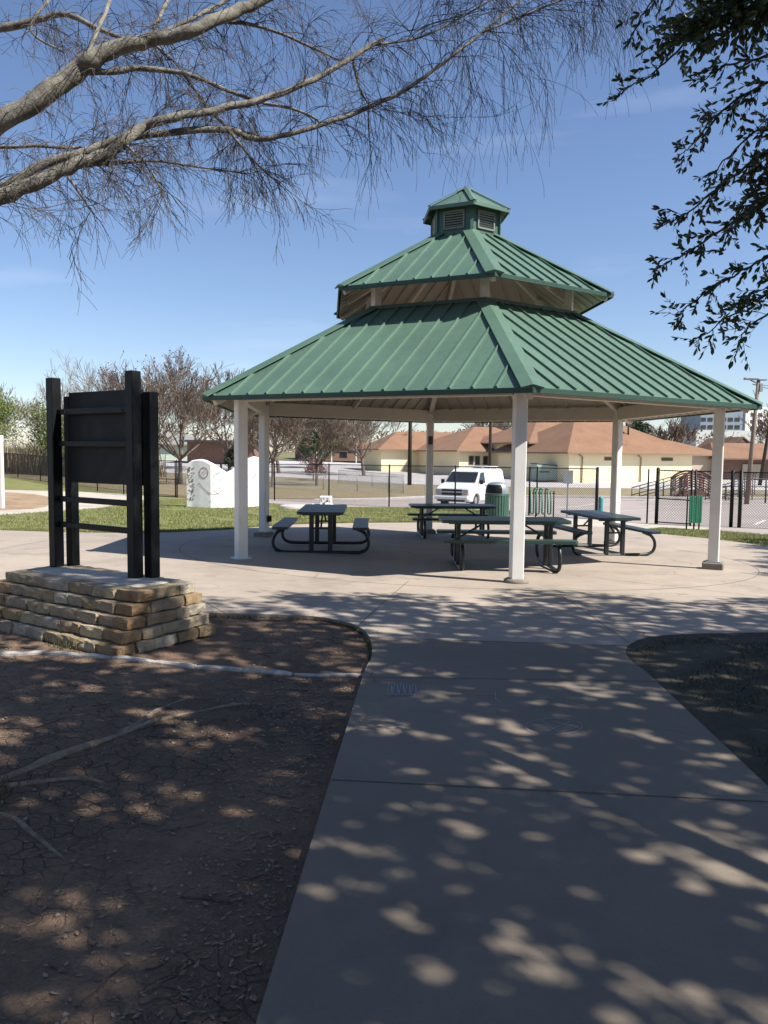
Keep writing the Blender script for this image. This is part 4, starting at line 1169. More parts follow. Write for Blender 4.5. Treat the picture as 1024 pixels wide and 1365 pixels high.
# arched footbridge with handrails, right
fb = thing('arched_footbridge', 'brown arched steel footbridge with dark handrails seen through the gate', 'footbridge', (21.3, 53., -1.1))
for s, yy in ((0, 0), (1, 1.6)):
    m = MB()
    for r_ in range(7):
        pts = []
        for k in range(11):
            x = -1.15+2.3*k/10; pts.append((x, yy, 1.25-r_*.17+.55*math.sin(PI*k/10)**.8))
        m.tube(pts, .055 if r_ else .08, 6)
    m.build('arched_rails', M['brownmetal'], fb)
m = MB()
for x in (-1.15, -.85, 0, .85, 1.15):
    for yy in (0, 1.6): m.bbox((x, yy, .6), (.08, .08, 1.35+(.45 if abs(x) < .9 else .1)), None, .01)
m.build('rail_post', M['darkgrey'], fb)
m = MB(); m.prism([(-1.2, 0, .1)]+[(-1.15+2.3*k/10, 0, .15+.35*math.sin(PI*k/10)) for k in range(11)]+[(1.2, 0, .1)], (0, 1.6, 0)); m.build('deck', M['brick'], fb)
m = MB()
for x0_, x1_, yy in ((-1.15, -4.2, 0), (-1.15, -4.2, 1.6)):
    for h1, h0 in ((1.35, .95), (.8, .45)):
        m.tube([(x0_, yy, h1), (x1_, yy-1.0, h0-.35)], .035, 6)
    for k in range(6):
        t = k/5; x = x0_+(x1_-x0_)*t; m.tube([(x, yy-t, 0), (x, yy-t, 1.35-.78*t)], .03, 6)
for yy in (-1.5, -2.6):
    for h1, h0 in ((1.35, .7), (.75, .1)):
        m.tube([(2.6, yy, h1), (-.6, yy-1.5, h0)], .035, 6)
    for k in range(7):
        t = k/6; m.tube([(2.6-3.2*t, yy-1.5*t, 0), (2.6-3.2*t, yy-1.5*t, 1.35-.65*t)], .03, 6)
m.build('handrail', M['darkgrey'], fb)
m = MB()
for k in range(9): m.bbox((3.0+k*.14, .3, .95), (.05, .05, 1.5), None, .008)
m.bbox((3.55, .3, 1.72), (1.25, .07, .07)); m.bbox((3.55, .3, .25), (1.25, .07, .07)); m.build('side_screen', M['brownmetal'], fb)

# ------------------------------------------------------------------ poles
def pole(name, label, pxb, pyb, pyt, y, r, mat, lean=0, light=False, slab_=False):
    b = P(pxb, pyb, y); gz_ = g(b.x, y); ztop = P(pxb, pyt, y).z
    t = thing(name, label, 'utility pole' if not light else 'light pole', (b.x, y, gz_))
    h = ztop-gz_
    m = MB(); m.tube([(0, 0, -.2), (lean*.5, 0, h*.5), (lean, 0, h)], [r*1.15, r, r*.8], 10); m.build('pole', mat, t)
    return t, h, lean
t_, h_, ln_ = pole('light_pole', 'tall wooden pole with a twin-arm lamp head right of the pavilion roof', 995, 672, 506, 46.3, .125, M['pole'], .38, True)
m = MB(); m.bbox((ln_-.45, 0, h_+.05), (.8, .28, .14), None, .03); m.bbox((ln_+.2, 0, h_+.0), (.5, .3, .1), None, .02); m.build('lamp_head', M['silver'], t_)
m = MB(); m.tube([(ln_-.5, 0, h_-.02), (ln_, 0, h_-.25), (ln_+.25, 0, h_-.5)], .04, 6); m.bbox((ln_+.12, -.05, h_-.45), (.2, .2, .5), None, .02); m.build('bracket', M['grey'], t_)
t_, h_, ln_ = pole('utility_pole', 'leaning dark utility pole at the right edge behind the light pole', 1013, 634, 535, 75, .16, M['darkpole'], 1.0)
t_, h_, ln_ = pole('utility_pole', 'dark brown utility pole left of the van, rising behind the pavilion roof', 546, 645, 480, 68, .34*.5, M['darkpole'])
m = MB(); m.bbox((0, -.1, h_-.5), (2.4, .12, .14)); m.build('cross_arm', M['darkpole'], t_)
t_, h_, ln_ = pole('utility_pole', 'thin dark utility pole above the white van by the cream building', 652.5, 642, 470, 80, .15, M['darkpole'])
m = MB(); m.bbox((0, -.1, h_-.5), (2.4, .12, .14)); m.build('cross_arm', M['darkpole'], t_)
wires = MB()
a = P(1003, 512, 46.3)
for k, (ex, ey) in enumerate(((1100, 500), (1110, 520))):
    b = P(ex, ey, 70); pts = [a+(b-a)*t/8-Z*(.5*math.sin(PI*t/8)) for t in range(9)]; wires.tube(pts, .02, 4)
wires.tube([P(1004, 520, 46.3), P(1024, 574, 44)], .018, 4)
tag(wires.build('overhead_wires', M['darkgrey']), 'thin overhead wires running from the wooden light pole', 'wires')

# ------------------------------------------------------------------ trees
def rvec(rg): 
    while True:
        v = Vector((rg.uniform(-1, 1), rg.uniform(-1, 1), rg.uniform(-1, 1)))
        if .05 < v.length < 1: return v.normalized()
def grow(mb, p, d, L, r, lv, rg, nseg=4, spread=.7, upw=.15, rmin=.006, kids=3, shrink=.68, tips=None, wob=.12, nside=None):
    pts = [p.copy()]; rad = [r]; q = p.copy(); dd = d.copy()
    for i in range(nseg):
        dd = (dd+rvec(rg)*wob+Z*upw*.3).normalized(); q = q+dd*(L/nseg); pts.append(q.copy()); rad.append(max(rmin, r*(1-.55*(i+1)/nseg)))
    ns = nside or (6 if lv > 2 else (4 if lv > 1 else 3))
    mb.tube(pts, rad, ns, cap=False, smooth=lv > 1)
    if lv <= 0:
        if tips is not None: tips.append((q, dd))
        return
    for k in range(kids+(1 if rg.random() < .5 else 0)):
        t = rg.uniform(.35, 1.) if k else 1.
        i = min(nseg, max(1, round(t*nseg))); bp = pts[i]
        nd = (dd*1.0+rvec(rg)*spread+Z*upw).normalized()
        grow(mb, bp, nd, L*shrink*rg.uniform(.8, 1.15), max(rmin, rad[i]*.72), lv-1, rg, max(2, nseg-1), spread, upw, rmin, kids, shrink, tips, wob, nside)
def bare_tree(label, x, y, h, w, seed, lv=5, mat='twig', trunk=.16, kids=3, group='bare trees beyond the fence', seeds=False, cat='tree', rmin=.012, nt=1, base=None, name='bare_tree'):
    rg = random.Random(seed); z = g(x, y) if base is None else base
    t = thing(name, label, cat, (x, y, z), 0, group)
    tr = MB(); cr_ = MB(); tips = []
    for k in range(nt):
        off = Vector((rg.uniform(-.3, .3), rg.uniform(-.2, .2), 0)) if nt > 1 else Vector((0, 0, 0))
        th_ = h*rg.uniform(.2, .28); tilt = rvec(rg)*.15*(2 if nt > 1 else 1); top_ = off+Vector((tilt.x, tilt.y, 1))*th_
        tr.tube([off-Z*.1, off+(top_-off)*.5+rvec(rg)*.04, top_], [trunk*1.25, trunk, trunk*.85], 8, cap=False)
        nl_ = 6 if nt == 1 else 4
        for j in range(nl_):
            a = 2*PI*(j+rg.random()*.6)/nl_
            d = Vector((math.cos(a)*w, math.sin(a)*w, 1.)).normalized()
            grow(cr_, top_, d, h*.30, trunk*.6, lv-1, rg, 4, .75, .22, rmin, kids, .70, tips)
        grow(cr_, top_, Vector((tilt.x, tilt.y, 1)).normalized(), h*.32, trunk*.65, lv-1, rg, 4, .7, .25, rmin, kids, .70, tips)
    tr.build('trunk', M['twigpale'] if mat == 'twigpale' else M['twig'], t, recalc=False)
    cr_.build('crown', M[mat], t, recalc=False)
    if seeds:
        s_ = MB()
        for q, d in tips:
            if rg.random() < .35 and q.z > h*.6:
                for _ in range(2):
                    c = q+rvec(rg)*.12; a, b = rvec(rg)*.10, rvec(rg)*.10; s_.add([c, c+a, c+a+b, c+b], [(0, 1, 2, 3)])
        s_.build('seed_clusters', M['seed'], t, recalc=False)
    return t
def leafy(name, label, cat, x, y, h, w, seed, mat, n=5000, s=.12, trunk=.15, group=None, z0=.25, base=None, dens=18, lobes=None):
    rg = random.Random(seed); z = g(x, y) if base is None else base
    t = thing(name, label, cat, (x, y, z), 0, group)
    tr = MB(); tips = []
    tr.tube([(0, 0, -.1), (0.05, 0, h*.3)], [trunk*1.2, trunk], 8, cap=False)
    for j in range(5):
        a = 2*PI*j/5+rg.random(); grow(tr, Vector((0.05, 0, h*.28)), Vector((math.cos(a)*.7, math.sin(a)*.7, 1)).normalized(), h*.35, trunk*.5, 2, rg, 3, .7, .2, .02, 2)
    tr.build('trunk', M['oakbark'], t, recalc=False)
    vs = []; fs = []
    cl = []
    for k in range(dens):
        a = rg.uniform(0, 2*PI); rr_ = math.sqrt(rg.random())*w*.36; zz_ = h*(z0+(1-z0)*rg.uniform(.12, .82))
        fall = 1-.55*abs((zz_/h-z0)/(1-z0)-.4)
        cl.append((Vector((math.cos(a)*rr_*fall*1.2, math.sin(a)*rr_*fall*1.2, zz_)), rg.uniform(.13, .24)*w))
    for k in range(n):
        c, r_ = cl[rg.randrange(dens)]; d = rvec(rg); q = c+Vector((d.x, d.y, d.z*.75))*r_*(rg.random()**.4)*rg.uniform(.8, 1.15)
        if q.z > h*1.03 or q.z < h*z0*.5: continue
        a = rvec(rg)*s*rg.uniform(.5, 1.2); b = rvec(rg)*s*rg.uniform(.4, .8)
        o_ = len(vs); vs += [q-a, q+b, q+a, q-b]; fs.append((o_, o_+1, o_+2, o_+3))
    raw('crown', [tuple(v) for v in vs], fs, M[mat], t)
    return t
bt = bare_tree
bt('wide brown bare tree behind the mosaic wall, spreading right of the notice frame', -15.0, 57, 8.6, 1.7, 3, 6, 'twig', .16, 3, seeds=False)
bt('brown bare tree topped with dark seed clusters just right of the notice frame', -18.6, 62, 9.8, 1.3, 4, 6, 'twig', .15, 3, seeds=True)
bt('slim bare tree forking low between the two left white posts', -8.4, 57, 7.4, 1.4, 6, 6, 'twig', .12, 3, nt=2)
bt('second bare tree in the gap right of the left pavilion posts', -5.4, 62, 7.0, 1.6, 7, 6, 'twig', .12, 3)
bt('bare tree arching over the left end of the garage roof', -2.2, 84, 8.6, 1.9, 8, 6, 'twig', .18, 3)
bt('tall pale bare tree rising behind the top of the black notice board', -24.0, 66, 9.6, .8, 9, 5, 'twigpale', .16, 3)
bt('pale bare tree at the left of the notice board behind its posts', -31, 72, 7.8, .9, 10, 5, 'twigpale', .16, 3)
bt('dark bare tree beyond the roof, below the shaded office wing', 34.5, 95, 7.2, 1.3, 11, 5, 'twig', .2, 3, group=None, rmin=.03)
bt('bare tree behind the light pole at the right edge', 50, 100, 8.5, 1.1, 12, 5, 'twig', .2, 3, group=None, rmin=.025)
bt('bare tree behind the long roof above the white van', 15.5, 118, 8.8, 1.4, 13, 5, 'twig', .2, 3, group=None, rmin=.03)
bt('distant bare tree far behind the mosaic wall, left of the brown house', -17.5, 88, 10.5, 1.5, 14, 6, 'twig', .18, 3, rmin=.02)
bt('bare tree filling the gap behind the left white posts', -11.4, 84, 9.4, 1.6, 15, 6, 'twig', .18, 3, rmin=.02)
bt('pale bare tree behind the green willow at the far left', -42, 84, 8.0, .9, 16, 5, 'twigpale', .16, 3, rmin=.02)
leafy('spring_tree', 'yellow-green tree in young leaf at the left edge behind the reeds', 'tree', -33.5, 66, 7.6, 6.5, 21, 'springleaf', 9000, .10, .14, z0=.3, dens=22)
leafy('spring_tree', 'second yellow-green tree in young leaf, lower, right of the one at the left edge', 'tree', -29.0, 69, 6.6, 6.0, 22, 'springleaf', 7000, .10, .14, z0=.3, dens=20)
leafy('evergreen_tree', 'small dark evergreen behind the left white posts', 'tree', -12.6, 66, 3.7, 2.0, 23, 'evergreen', 3500, .09, .1, z0=.08, dens=14)
leafy('evergreen_tree', 'broad dark evergreen behind the bare tree over the garage', 'tree', -8.2, 100, 6.8, 6.5, 24, 'evergreen', 6000, .16, .2, z0=.2)
leafy('evergreen_tree', 'evergreen crown showing over the middle roof right of the van', 'tree', 21, 124, 9.0, 9, 25, 'evergreen', 6000, .2, .25, z0=.2)
leafy('evergreen_tree', 'dark evergreen crown above the right wing roof under the pavilion eave', 'tree', 33.5, 104, 7.8, 6, 26, 'evergreen', 5000, .2, .2, z0=.2)
leafy('evergreen_tree', 'evergreen tree low at the right edge beside the carport roof', 'tree', 51.5, 92, 6.2, 5, 27, 'evergreen', 4000, .18, .2, z0=.2)
leafy('pink_shrub', 'dark pink flowering shrub behind the fence by the left table', 'shrub', -6.6, 72, 2.5, 3.2, 28, 'pinkbloom', 2600, .07, .05, z0=.1, dens=14)
leafy('yellow_shrub', 'small yellow shrub in front of the brown house', 'shrub', -2.2, 122, 1.7, 3.4, 29, 'yellowshrub', 1200, .12, .05, z0=.05, dens=10)
# a line of far woodland so that the horizon is not bare
rg = random.Random(77)
vs = []; fs = []
for k in range(26000):
    x = rg.uniform(-190, 230); y = 190+rg.uniform(-12, 25)+.0*x
    hh = 6.5+2.6*noise.noise(Vector((x*.06, 3, 0)))+1.6*noise.noise(Vector((x*.25, 7, 0)))
    z = g(x, y)+rg.random()**.7*hh; a = rvec(rg)*rg.uniform(.2, .7); b = rvec(rg)*rg.uniform(.08, .25)
    o_ = len(vs); c = Vector((x, y, z)); vs += [c-a, c+b, c+a, c-b]; fs.append((o_, o_+1, o_+2, o_+3))
o = raw('far_woodland', [tuple(v) for v in vs], fs, M['twig']); tag(o, 'thin belt of far bare woodland along the horizon', 'woodland', kind='stuff')
# reeds and brush at the left
vs = []; fs = []
for k in range(9000):
    x = rg.uniform(-52, -19.5); y = 66+rg.uniform(0, 5)-(x+30)*.15; z = g(x, y); hh = rg.uniform(.8, 3.0)
    dx, dy = rg.gauss(0, .25), rg.gauss(0, .2); w_ = rg.uniform(.012, .035)
    o_ = len(vs); vs += [(x-w_, y, z), (x+w_, y, z), (x+dx*.5+w_, y+dy, z+hh*.6), (x+dx, y+dy, z+hh), (x+dx*.5-w_, y+dy, z+hh*.6)]; fs.append((o_, o_+1, o_+2, o_+3, o_+4))
o = raw('reeds', vs, fs, M['reed']); tag(o, 'tall dry tan reeds and brush behind the far left fence', 'reeds', kind='stuff')

# ---- lawn blades
from mathutils.geometry import tessellate_polygon
def scatter(poly, n, rg):
    tris = tessellate_polygon([[Vector((p[0], p[1], 0)) for p in poly]])
    T = []; ar = []
    for a, b, c in tris:
        A_, B_, C_ = Vector(poly[a][:2]), Vector(poly[b][:2]), Vector(poly[c][:2]); s_ = abs((B_-A_).cross(C_-A_))/2
        T.append((A_, B_, C_)); ar.append(s_)
    for (A_, B_, C_) in rg.choices(T, ar, k=n):
        u, v = rg.random(), rg.random()
        if u+v > 1: u, v = 1-u, 1-v
        yield A_+(B_-A_)*u+(C_-A_)*v
vs = []; fs = []
def blade(x, y, h, w, rg, off=.0):
    a = rg.uniform(0, PI); z = g(x, y)+off; dx, dy = rg.gauss(0, h*.4), rg.gauss(0, h*.4)
    o_ = len(vs); vs.extend([(x-w*math.cos(a), y-w*math.sin(a), z), (x+w*math.cos(a), y+w*math.sin(a), z), (x+dx, y+dy, z+h)]); fs.append((o_, o_+1, o_+2))
nearlawn = [p for p in lawnL if p[1] < 40 and p[0] > -14]
vis = farL[::-1]+A((700, 698), (700, 682), (560, 677.5), (440, 676.5), (365, 672))+[(-9., 36), (-10.3, 33), (-9.2, 25), (-9.9, 19.8)]
for q in scatter(vis, 110000, rg):
    if noise.noise(Vector((q.x*.8, q.y*.8, 5))) < -.28: continue
    for _ in range(1): blade(q.x, q.y, rg.uniform(.03, .075), .010, rg)
for q in scatter(lawnR[:-2]+[(15, 22.5), (15, 15)], 40000, rg): blade(q.x, q.y, rg.uniform(.03, .08), .010, rg)
for q in scatter(farL[::-1]+[(p[0]+.05, p[1]+.35) for p in farL], 26000, rg): blade(q.x, q.y, rg.uniform(.05, .10), .008, rg)
o = raw('grass', vs, fs, M['blade']); tag(o, 'short green lawn grass round the back of the pavilion slab', 'grass', kind='stuff')
vs = []; fs = []
wr_ = [(3.41, 6.7), (2.3, 6.35), (1.95, 5.9), (1.9, 5.2), (1.95, 4.3), (1.78, 3.3), (1.8, 1.5), (6, 1.5), (7, 7)]
for q in scatter(wr_, 26000, rg):
    if noise.noise(Vector((q.x*1.6, q.y*1.6, 9))) > -.15: blade(q.x, q.y, rg.uniform(.012, .035), .004, rg, .026)
for k in range(160):
    q = Vector((-1.62+rg.gauss(0, .05), 3.05+rg.gauss(0, .08))); blade(q.x, q.y, rg.uniform(.03, .08), .004, rg)
for k in range(120): q = Vector((-2.3+rg.gauss(0, .07), 5.62+rg.gauss(0, .05))); blade(q.x, q.y, rg.uniform(.02, .06), .004, rg)
for k in range(900):
    a, b = rg.choice(list(zip(left[8:], left[9:]))); t = rg.random(); blade(a[0]+(b[0]-a[0])*t-.02, a[1]+(b[1]-a[1])*t-.03, rg.uniform(.01, .04), .003, rg)
o = raw('weeds', vs, fs, M['weed']); tag(o, 'sparse dark weeds in the shaded dirt beside the path', 'weeds', kind='stuff')

# ---- leaf litter and pebbles on the dirt
vs = []; fs = []
dl_ = [(-.34, 1.2), (-.30, 2.), (-.27, 3.2), (-.15, 5.1), (-.12, 5.9), (-.25, 6.35), (-.7, 6.75), (-1.5, 6.75), (-4.5, 6.8), (-4.5, 1.2)]
def flat(x, y, s, rg, lift=.004, arr=None):
    a = rg.uniform(0, 2*PI); c, s_ = math.cos(a), math.sin(a); z = g(x, y)+und(x, y)+lift
    L_, W_ = s, s*rg.uniform(.3, .5); cu = rg.uniform(0, .4)*s
    o_ = len(vs)
    for (u, v, w) in ((-L_, 0, cu*.5), (0, -W_, 0), (L_, 0, cu), (0, W_, cu*.3)): vs.append((x+u*c-v*s_, y+u*s_+v*c, z+w))
    fs.append((o_, o_+1, o_+2)); fs.append((o_, o_+2, o_+3))
for q in scatter(dl_, 14000, rg):
    if noise.noise(Vector((q.x*1.1, q.y*1.1, 1))) > rg.uniform(-.5, .25): flat(q.x, q.y, .004+.013*rg.random()**2.2, rg)
for k in range(2600):                                # thicker along the path edge
    t = rg.random(); y = 1.2+t*4.6; x = -.33+(y-1.8)*.055-abs(rg.gauss(0, .25))-.03; flat(x, y, .004+.012*rg.random()**2, rg)
for q in scatter(wr_, 9000, rg): flat(q.x, q.y, .003+.011*rg.random()**2, rg, .04)
for q in scatter([(-.25, 1.3), (1.6, 1.3), (1.6, 8), (-.1, 8)], 60, rg): flat(q.x, q.y, rg.uniform(.006, .015), rg, .036)
o = raw('leaf_litter', vs, fs, M['litter']); tag(o, 'scattered small dead brown leaves on the dirt and path', 'leaf litter', kind='stuff')
pbm = MB()
sk = MB()
for q in list(scatter(dl_, 260, rg))+list(scatter(wr_, 60, rg)):
    a = rg.uniform(0, PI); L_ = rg.uniform(.02, .11); h_l = .030 if q.x > 1.5 else .004
    pts = [Vector((q.x+math.cos(a)*L_*t+rg.gauss(0, .003), q.y+math.sin(a)*L_*t+rg.gauss(0, .003), 0)) for t in (-1, -.3, .4, 1)]
    for p in pts: p.z = g(p.x, p.y)+und(p.x, p.y)+h_l
    sk.tube(pts, rg.uniform(.0012, .003), 4, smooth=False)
o = sk.build('fallen_twigs', M['neartwig'], recalc=False); tag(o, 'small fallen twigs lying on the dirt', 'twigs', kind='stuff')
for q in list(scatter(dl_, 3500, rg))+list(scatter(wr_, 900, rg)):
    s_ = rg.uniform(.003, .011); c = Vector((q.x, q.y, g(q.x, q.y)+und(q.x, q.y)+s_*.3))
    pts = [c+Vector((s_*rg.uniform(.7, 1.3)*a, s_*rg.uniform(.7, 1.3)*b, s_*.7*d)) for a, b, d in ((1, 0, 0), (0, 1, 0), (-1, 0, 0), (0, -1, 0), (0, 0, 1))]
    pbm.add(pts, [(0, 1, 4), (1, 2, 4), (2, 3, 4), (3, 0, 4)])
o = pbm.build('pebbles', M['pebble'], recalc=False); tag(o, 'small pale pebbles scattered over the dirt', 'pebbles', kind='stuff')

# ---- pale edging across the dirt
ed = [(-3.6, 5.42), (-2.75, 5.33)]+A((60, 869), (150, 877), (205, 883), (262, 888), (325, 891.5), (390, 896), (392, 896), (485, 897))
names_e = ['leftmost, partly buried stretch of the pale edging line in the dirt', 'second pale edging piece from the left edge of the photo', 'third pale edging piece, narrow and dirty, in front of the plinth', 'fourth pale edging piece in front of the plinth corner', 'fifth edging piece, right of the plinth corner', 'bluish pale edging piece near the middle of the line', 'bright white thick edging piece second from the path', '', 'thin straight edging piece that ends at the path']
for i, (a, b) in enumerate(zip(ed, ed[1:])):
    if i == 7: continue
    a = Vector(a); b = Vector(b); d = b-a; L = d.length; d.normalize(); a = a+d*.003; b = b-d*.003
    m = MB(); N_ = max(3, int(L/.05)); pts = []; rad = []
    hw = .021 if i != 6 else .028
    vs_ = []; fs_ = []
    for k in range(N_+1):
        p = a+(b-a)*k/N_; e_ = .75 if k in (0, N_) else 1
        wv = hw*e_*(1+.25*noise.noise(Vector((p.x*9, p.y*9, i)))); hh = (.026 if i not in (8,) else .016)*e_*(1+.5*noise.noise(Vector((p.x*7, p.y*7, i+5))))
        zz_ = g(p.x, p.y)+und(p.x, p.y); nrm = Vector((-d.y, d.x))
        for s_, h_2 in ((-1, -.02), (-1, hh*.6), (-.6, hh), (.5, hh*.95), (1, hh*.5), (1, -.02)):
            q = p+nrm*wv*s_; vs_.append((q.x-a.x, q.y-a.y, zz_+h_2))
    for k in range(N_):
        for j in range(5): fs_.append((k*6+j, (k+1)*6+j, (k+1)*6+j+1, k*6+j+1))
    fs_.append(tuple(range(6))); fs_.append(tuple(N_*6+j for j in range(5, -1, -1)))
    m.add(vs_, fs_, smooth=False); o = m.build('edging_stone', M['edging']); o.location = (a.x, a.y, 0)
    tag(o, names_e[i], 'edging', 'pale edging pieces in a line across the dirt')

# ------------------------------------------------------------------ near bare tree, overhead at the left
rg = random.Random(11)
bt_base = Vector((-2.75, 2.75, g(-2.75, 2.75)))
nb = thing('bare_tree', 'large bare grey-barked tree whose limbs and drooping twigs cross the top left', 'tree', bt_base)
limbs = [
 # (px, py, depth, px width) bearings of the limbs in the sky
 [(-60, 200, 4.6, 34), (0, 163, 4.6, 31), (60, 126, 4.65, 29), (100, 97, 4.7, 29), (125, 78, 4.7, 24), (165, 62, 4.75, 21), (210, 52, 4.8, 20), (260, 38, 4.8, 18), (300, 20, 4.9, 17), (345, 2, 5.0, 15), (400, -25, 5.1, 12)],
 [(-60, 295, 4.3, 26), (0, 264, 4.35, 22), (55, 240, 4.4, 20), (100, 220, 4.45, 19), (140, 207, 4.5, 17), (165, 188, 4.5, 17), (190, 170, 4.6, 15), (220, 158, 4.6, 13), (270, 150, 4.7, 11), (330, 137, 4.8, 10), (380, 122, 4.9, 9), (430, 100, 5.0, 8), (470, 76, 5.1, 7), (510, 51, 5.2, 6)],
 [(-60, 285, 4.5, 20), (0, 252, 4.5, 16), (60, 220, 4.55, 14), (110, 203, 4.6, 12), (160, 186, 4.65, 11), (230, 177, 4.7, 10), (305, 173, 4.8, 10), (335, 184, 4.9, 9), (370, 182, 4.9, 8), (430, 165, 5.0, 7), (480, 148, 5.1, 7), (540, 120, 5.2, 6), (590, 85, 5.3, 5), (640, 45, 5.4, 3.5), (700, -5, 5.5, 3)],
 [(108, 92, 4.7, 12), (140, 97, 4.75, 9), (190, 91, 4.8, 8), (245, 98, 4.85, 7), (290, 115, 4.9, 6), (340, 134, 4.95, 5), (400, 148, 5.0, 4), (430, 165, 5.0, 3)],
 [(-60, 62, 5.6, 16), (0, 38, 5.6, 13), (50, 27, 5.6, 10), (90, 20, 5.6, 8), (160, 50, 5.6, 6), (230, 58, 5.6, 4)],
 [(140, 76, 4.7, 9), (200, 52, 4.9, 8), (255, 25, 5.0, 7), (300, 2, 5.2, 6), (330, -20, 5.2, 5)],
 [(300, 28, 5.0, 6), (350, 36, 5.1, 5), (400, 56, 5.2, 4), (455, 82, 5.3, 2.5)],
 [(-60, 200, 5., 8), (0, 196, 5., 6), (60, 195, 5., 5), (120, 198, 5.1, 4), (170, 192, 5.1, 3)],
 [(100, 215, 4.5, 8), (140, 218, 4.5, 7), (200, 214, 4.6, 4), (260, 222, 4.7, 3), (330, 232, 4.8, 2)],
 [(65, 0, 5.3, 5), (40, 40, 5.2, 4), (85, 70, 5.1, 3)],
 [(150, -10, 5.4, 7), (135, 30, 5.2, 6), (115, 75, 4.9, 6)],
 [(230, -15, 5.4, 7), (205, 40, 5.0, 6)],
 [(345, 180, 4.9, 5), (300, 168, 5.0, 5), (260, 120, 5.1, 4), (230, 80, 5.1, 3), (200, 55, 5.1, 3)],
 [(500, 60, 5.2, 4), (560, 50, 5.3, 3), (620, 20, 5.4, 2.5), (680, -15, 5.5, 2)],
 [(470, 76, 5.1, 4), (480, 120, 5.2, 3), (500, 150, 5.2, 2)],
 [(305, 173, 4.8, 6), (330, 205, 4.8, 4), (355, 230, 4.8, 3), (375, 248, 4.8, 2)],
 [(165, 190, 4.5, 5), (195, 220, 4.5, 4), (210, 243, 4.5, 3), (218, 258, 4.5, 2)],
 [(90, 235, 4.4, 5), (108, 260, 4.4, 4), (125, 285, 4.4, 2.5)],
 [(640, 45, 5.4, 3), (700, 20, 5.5, 3), (760, -5, 5.6, 3), (820, -30, 5.7, 3)],
 [(560, -40, 5.3, 6), (640, -25, 5.4, 5), (720, -20, 5.5, 4), (800, -22, 5.6, 4), (860, -18, 5.6, 3), (900, -30, 5.6, 3)],
]
LB = []; twigsrc = []
for L in limbs:
    pts = [P(a, b, d) for a, b, d, w in L]; rad = [w*.43/F*d for a, b, d, w in L]
    pp = []; rr_ = []
    for i in range(len(pts)-1):
        p0, p1, p2, p3 = pts[max(i-1, 0)], pts[i], pts[i+1], pts[min(i+2, len(pts)-1)]
        for k in range(4):
            t = k/4; q = .5*((2*p1)+(p2-p0)*t+(2*p0-5*p1+4*p2-p3)*t*t+(3*p1-p0-3*p2+p3)*t**3)
            q = q+rvec(rg)*min(.008, rad[i]*.25); pp.append(q); rr_.append((rad[i]+(rad[i+1]-rad[i])*t)*rg.uniform(.93, 1.08))
    pp.append(pts[-1]); rr_.append(rad[-1]); LB.append((pp, rr_))
    twigsrc.append((pp, rr_))
trk = Vector((-2.75, 2.75, 0)); fork = Vector((-2.72, 3.2, 2.75))
m = MB(); m.tube([trk+Z*(bt_base.z-.15)-bt_base, trk+Z*(bt_base.z+.1)-bt_base, trk+Vector((0, .1, 1.2))-bt_base, fork-bt_base], [.30, .2, .165, .15], 14)
m.build('trunk', M['bark'], nb, recalc=False)
for i, (pp, rr_) in enumerate(LB):
    m = MB(); p2 = [q-bt_base for q in pp]; r2 = list(rr_)
    if i in (0, 1, 2, 4, 7):
        p2 = [fork-Z*.05*i-bt_base, (fork+pp[0])*.5+Z*.08-bt_base]+p2; r2 = [r2[0]*1.5, r2[0]*1.15]+r2
    m.tube(p2, r2, 10 if rr_[0] > .02 else 6); m.build('limb', M['bark'], nb, recalc=False)
tw = MB()
def twig(p, d, L, r, rg, lv, droop):
    n = 6 if lv else 5; pts = [p]; q = p; dd = d.normalized()
    for i in range(n):
        dd = (dd+rvec(rg)*.15-Z*droop*(.06+.035*i)).normalized(); q = q+dd*L/n; pts.append(q)
    tw.tube(pts, [max(.0011, r*(1-.65*i/n)) for i in range(n+1)], 3, cap=False, smooth=False)
    if lv:
        for k in range(rg.choice((3, 4, 5, 6))):
            i = rg.randrange(1, n+1); b = (dd+rvec(rg)*.62).normalized()
            twig(pts[i], b, L*rg.uniform(.4, .8), max(.0012, r*.6), rg, lv-1, droop*1.2)
def inview(q, m_=120):
    s_ = project(q); return s_ is None or (-m_ < s_[0] < 1024+m_ and -m_-60 < s_[1] < 400)
for (pp, rr_), L in zip(LB, limbs):
    for i in range(1, len(pp)):
        s_ = project(pp[i]); 
        if s_ is None: continue
        dens = 1.9 if s_[0] < 480 else 3.2
        if rr_[i] > .04: dens *= .8
        for _ in range(int(dens+rg.random())):
            if not inview(pp[i]): continue
            d = (pp[i]-pp[i-1]).normalized()*.6+rvec(rg)*.95+Z*.05
            lv = 2 if rg.random() < .28 else 1
            twig(pp[i], d, rg.uniform(.2, .44)*(1.1 if lv == 2 else .9)*(1.2 if s_[0] > 480 else .84)*(1.35 if s_[0] > 620 else 1.), min(rr_[i]*.6, rg.uniform(.0018, .0036)), rg, lv, rg.uniform(.0, 1.2)*(1.3 if s_[0] > 480 else 1.))
tw.v = [tuple(Vector(v)-bt_base) for v in tw.v]
print('twig verts', len(tw.v))
tw.build('twigs', M['neartwig'], nb, recalc=False)
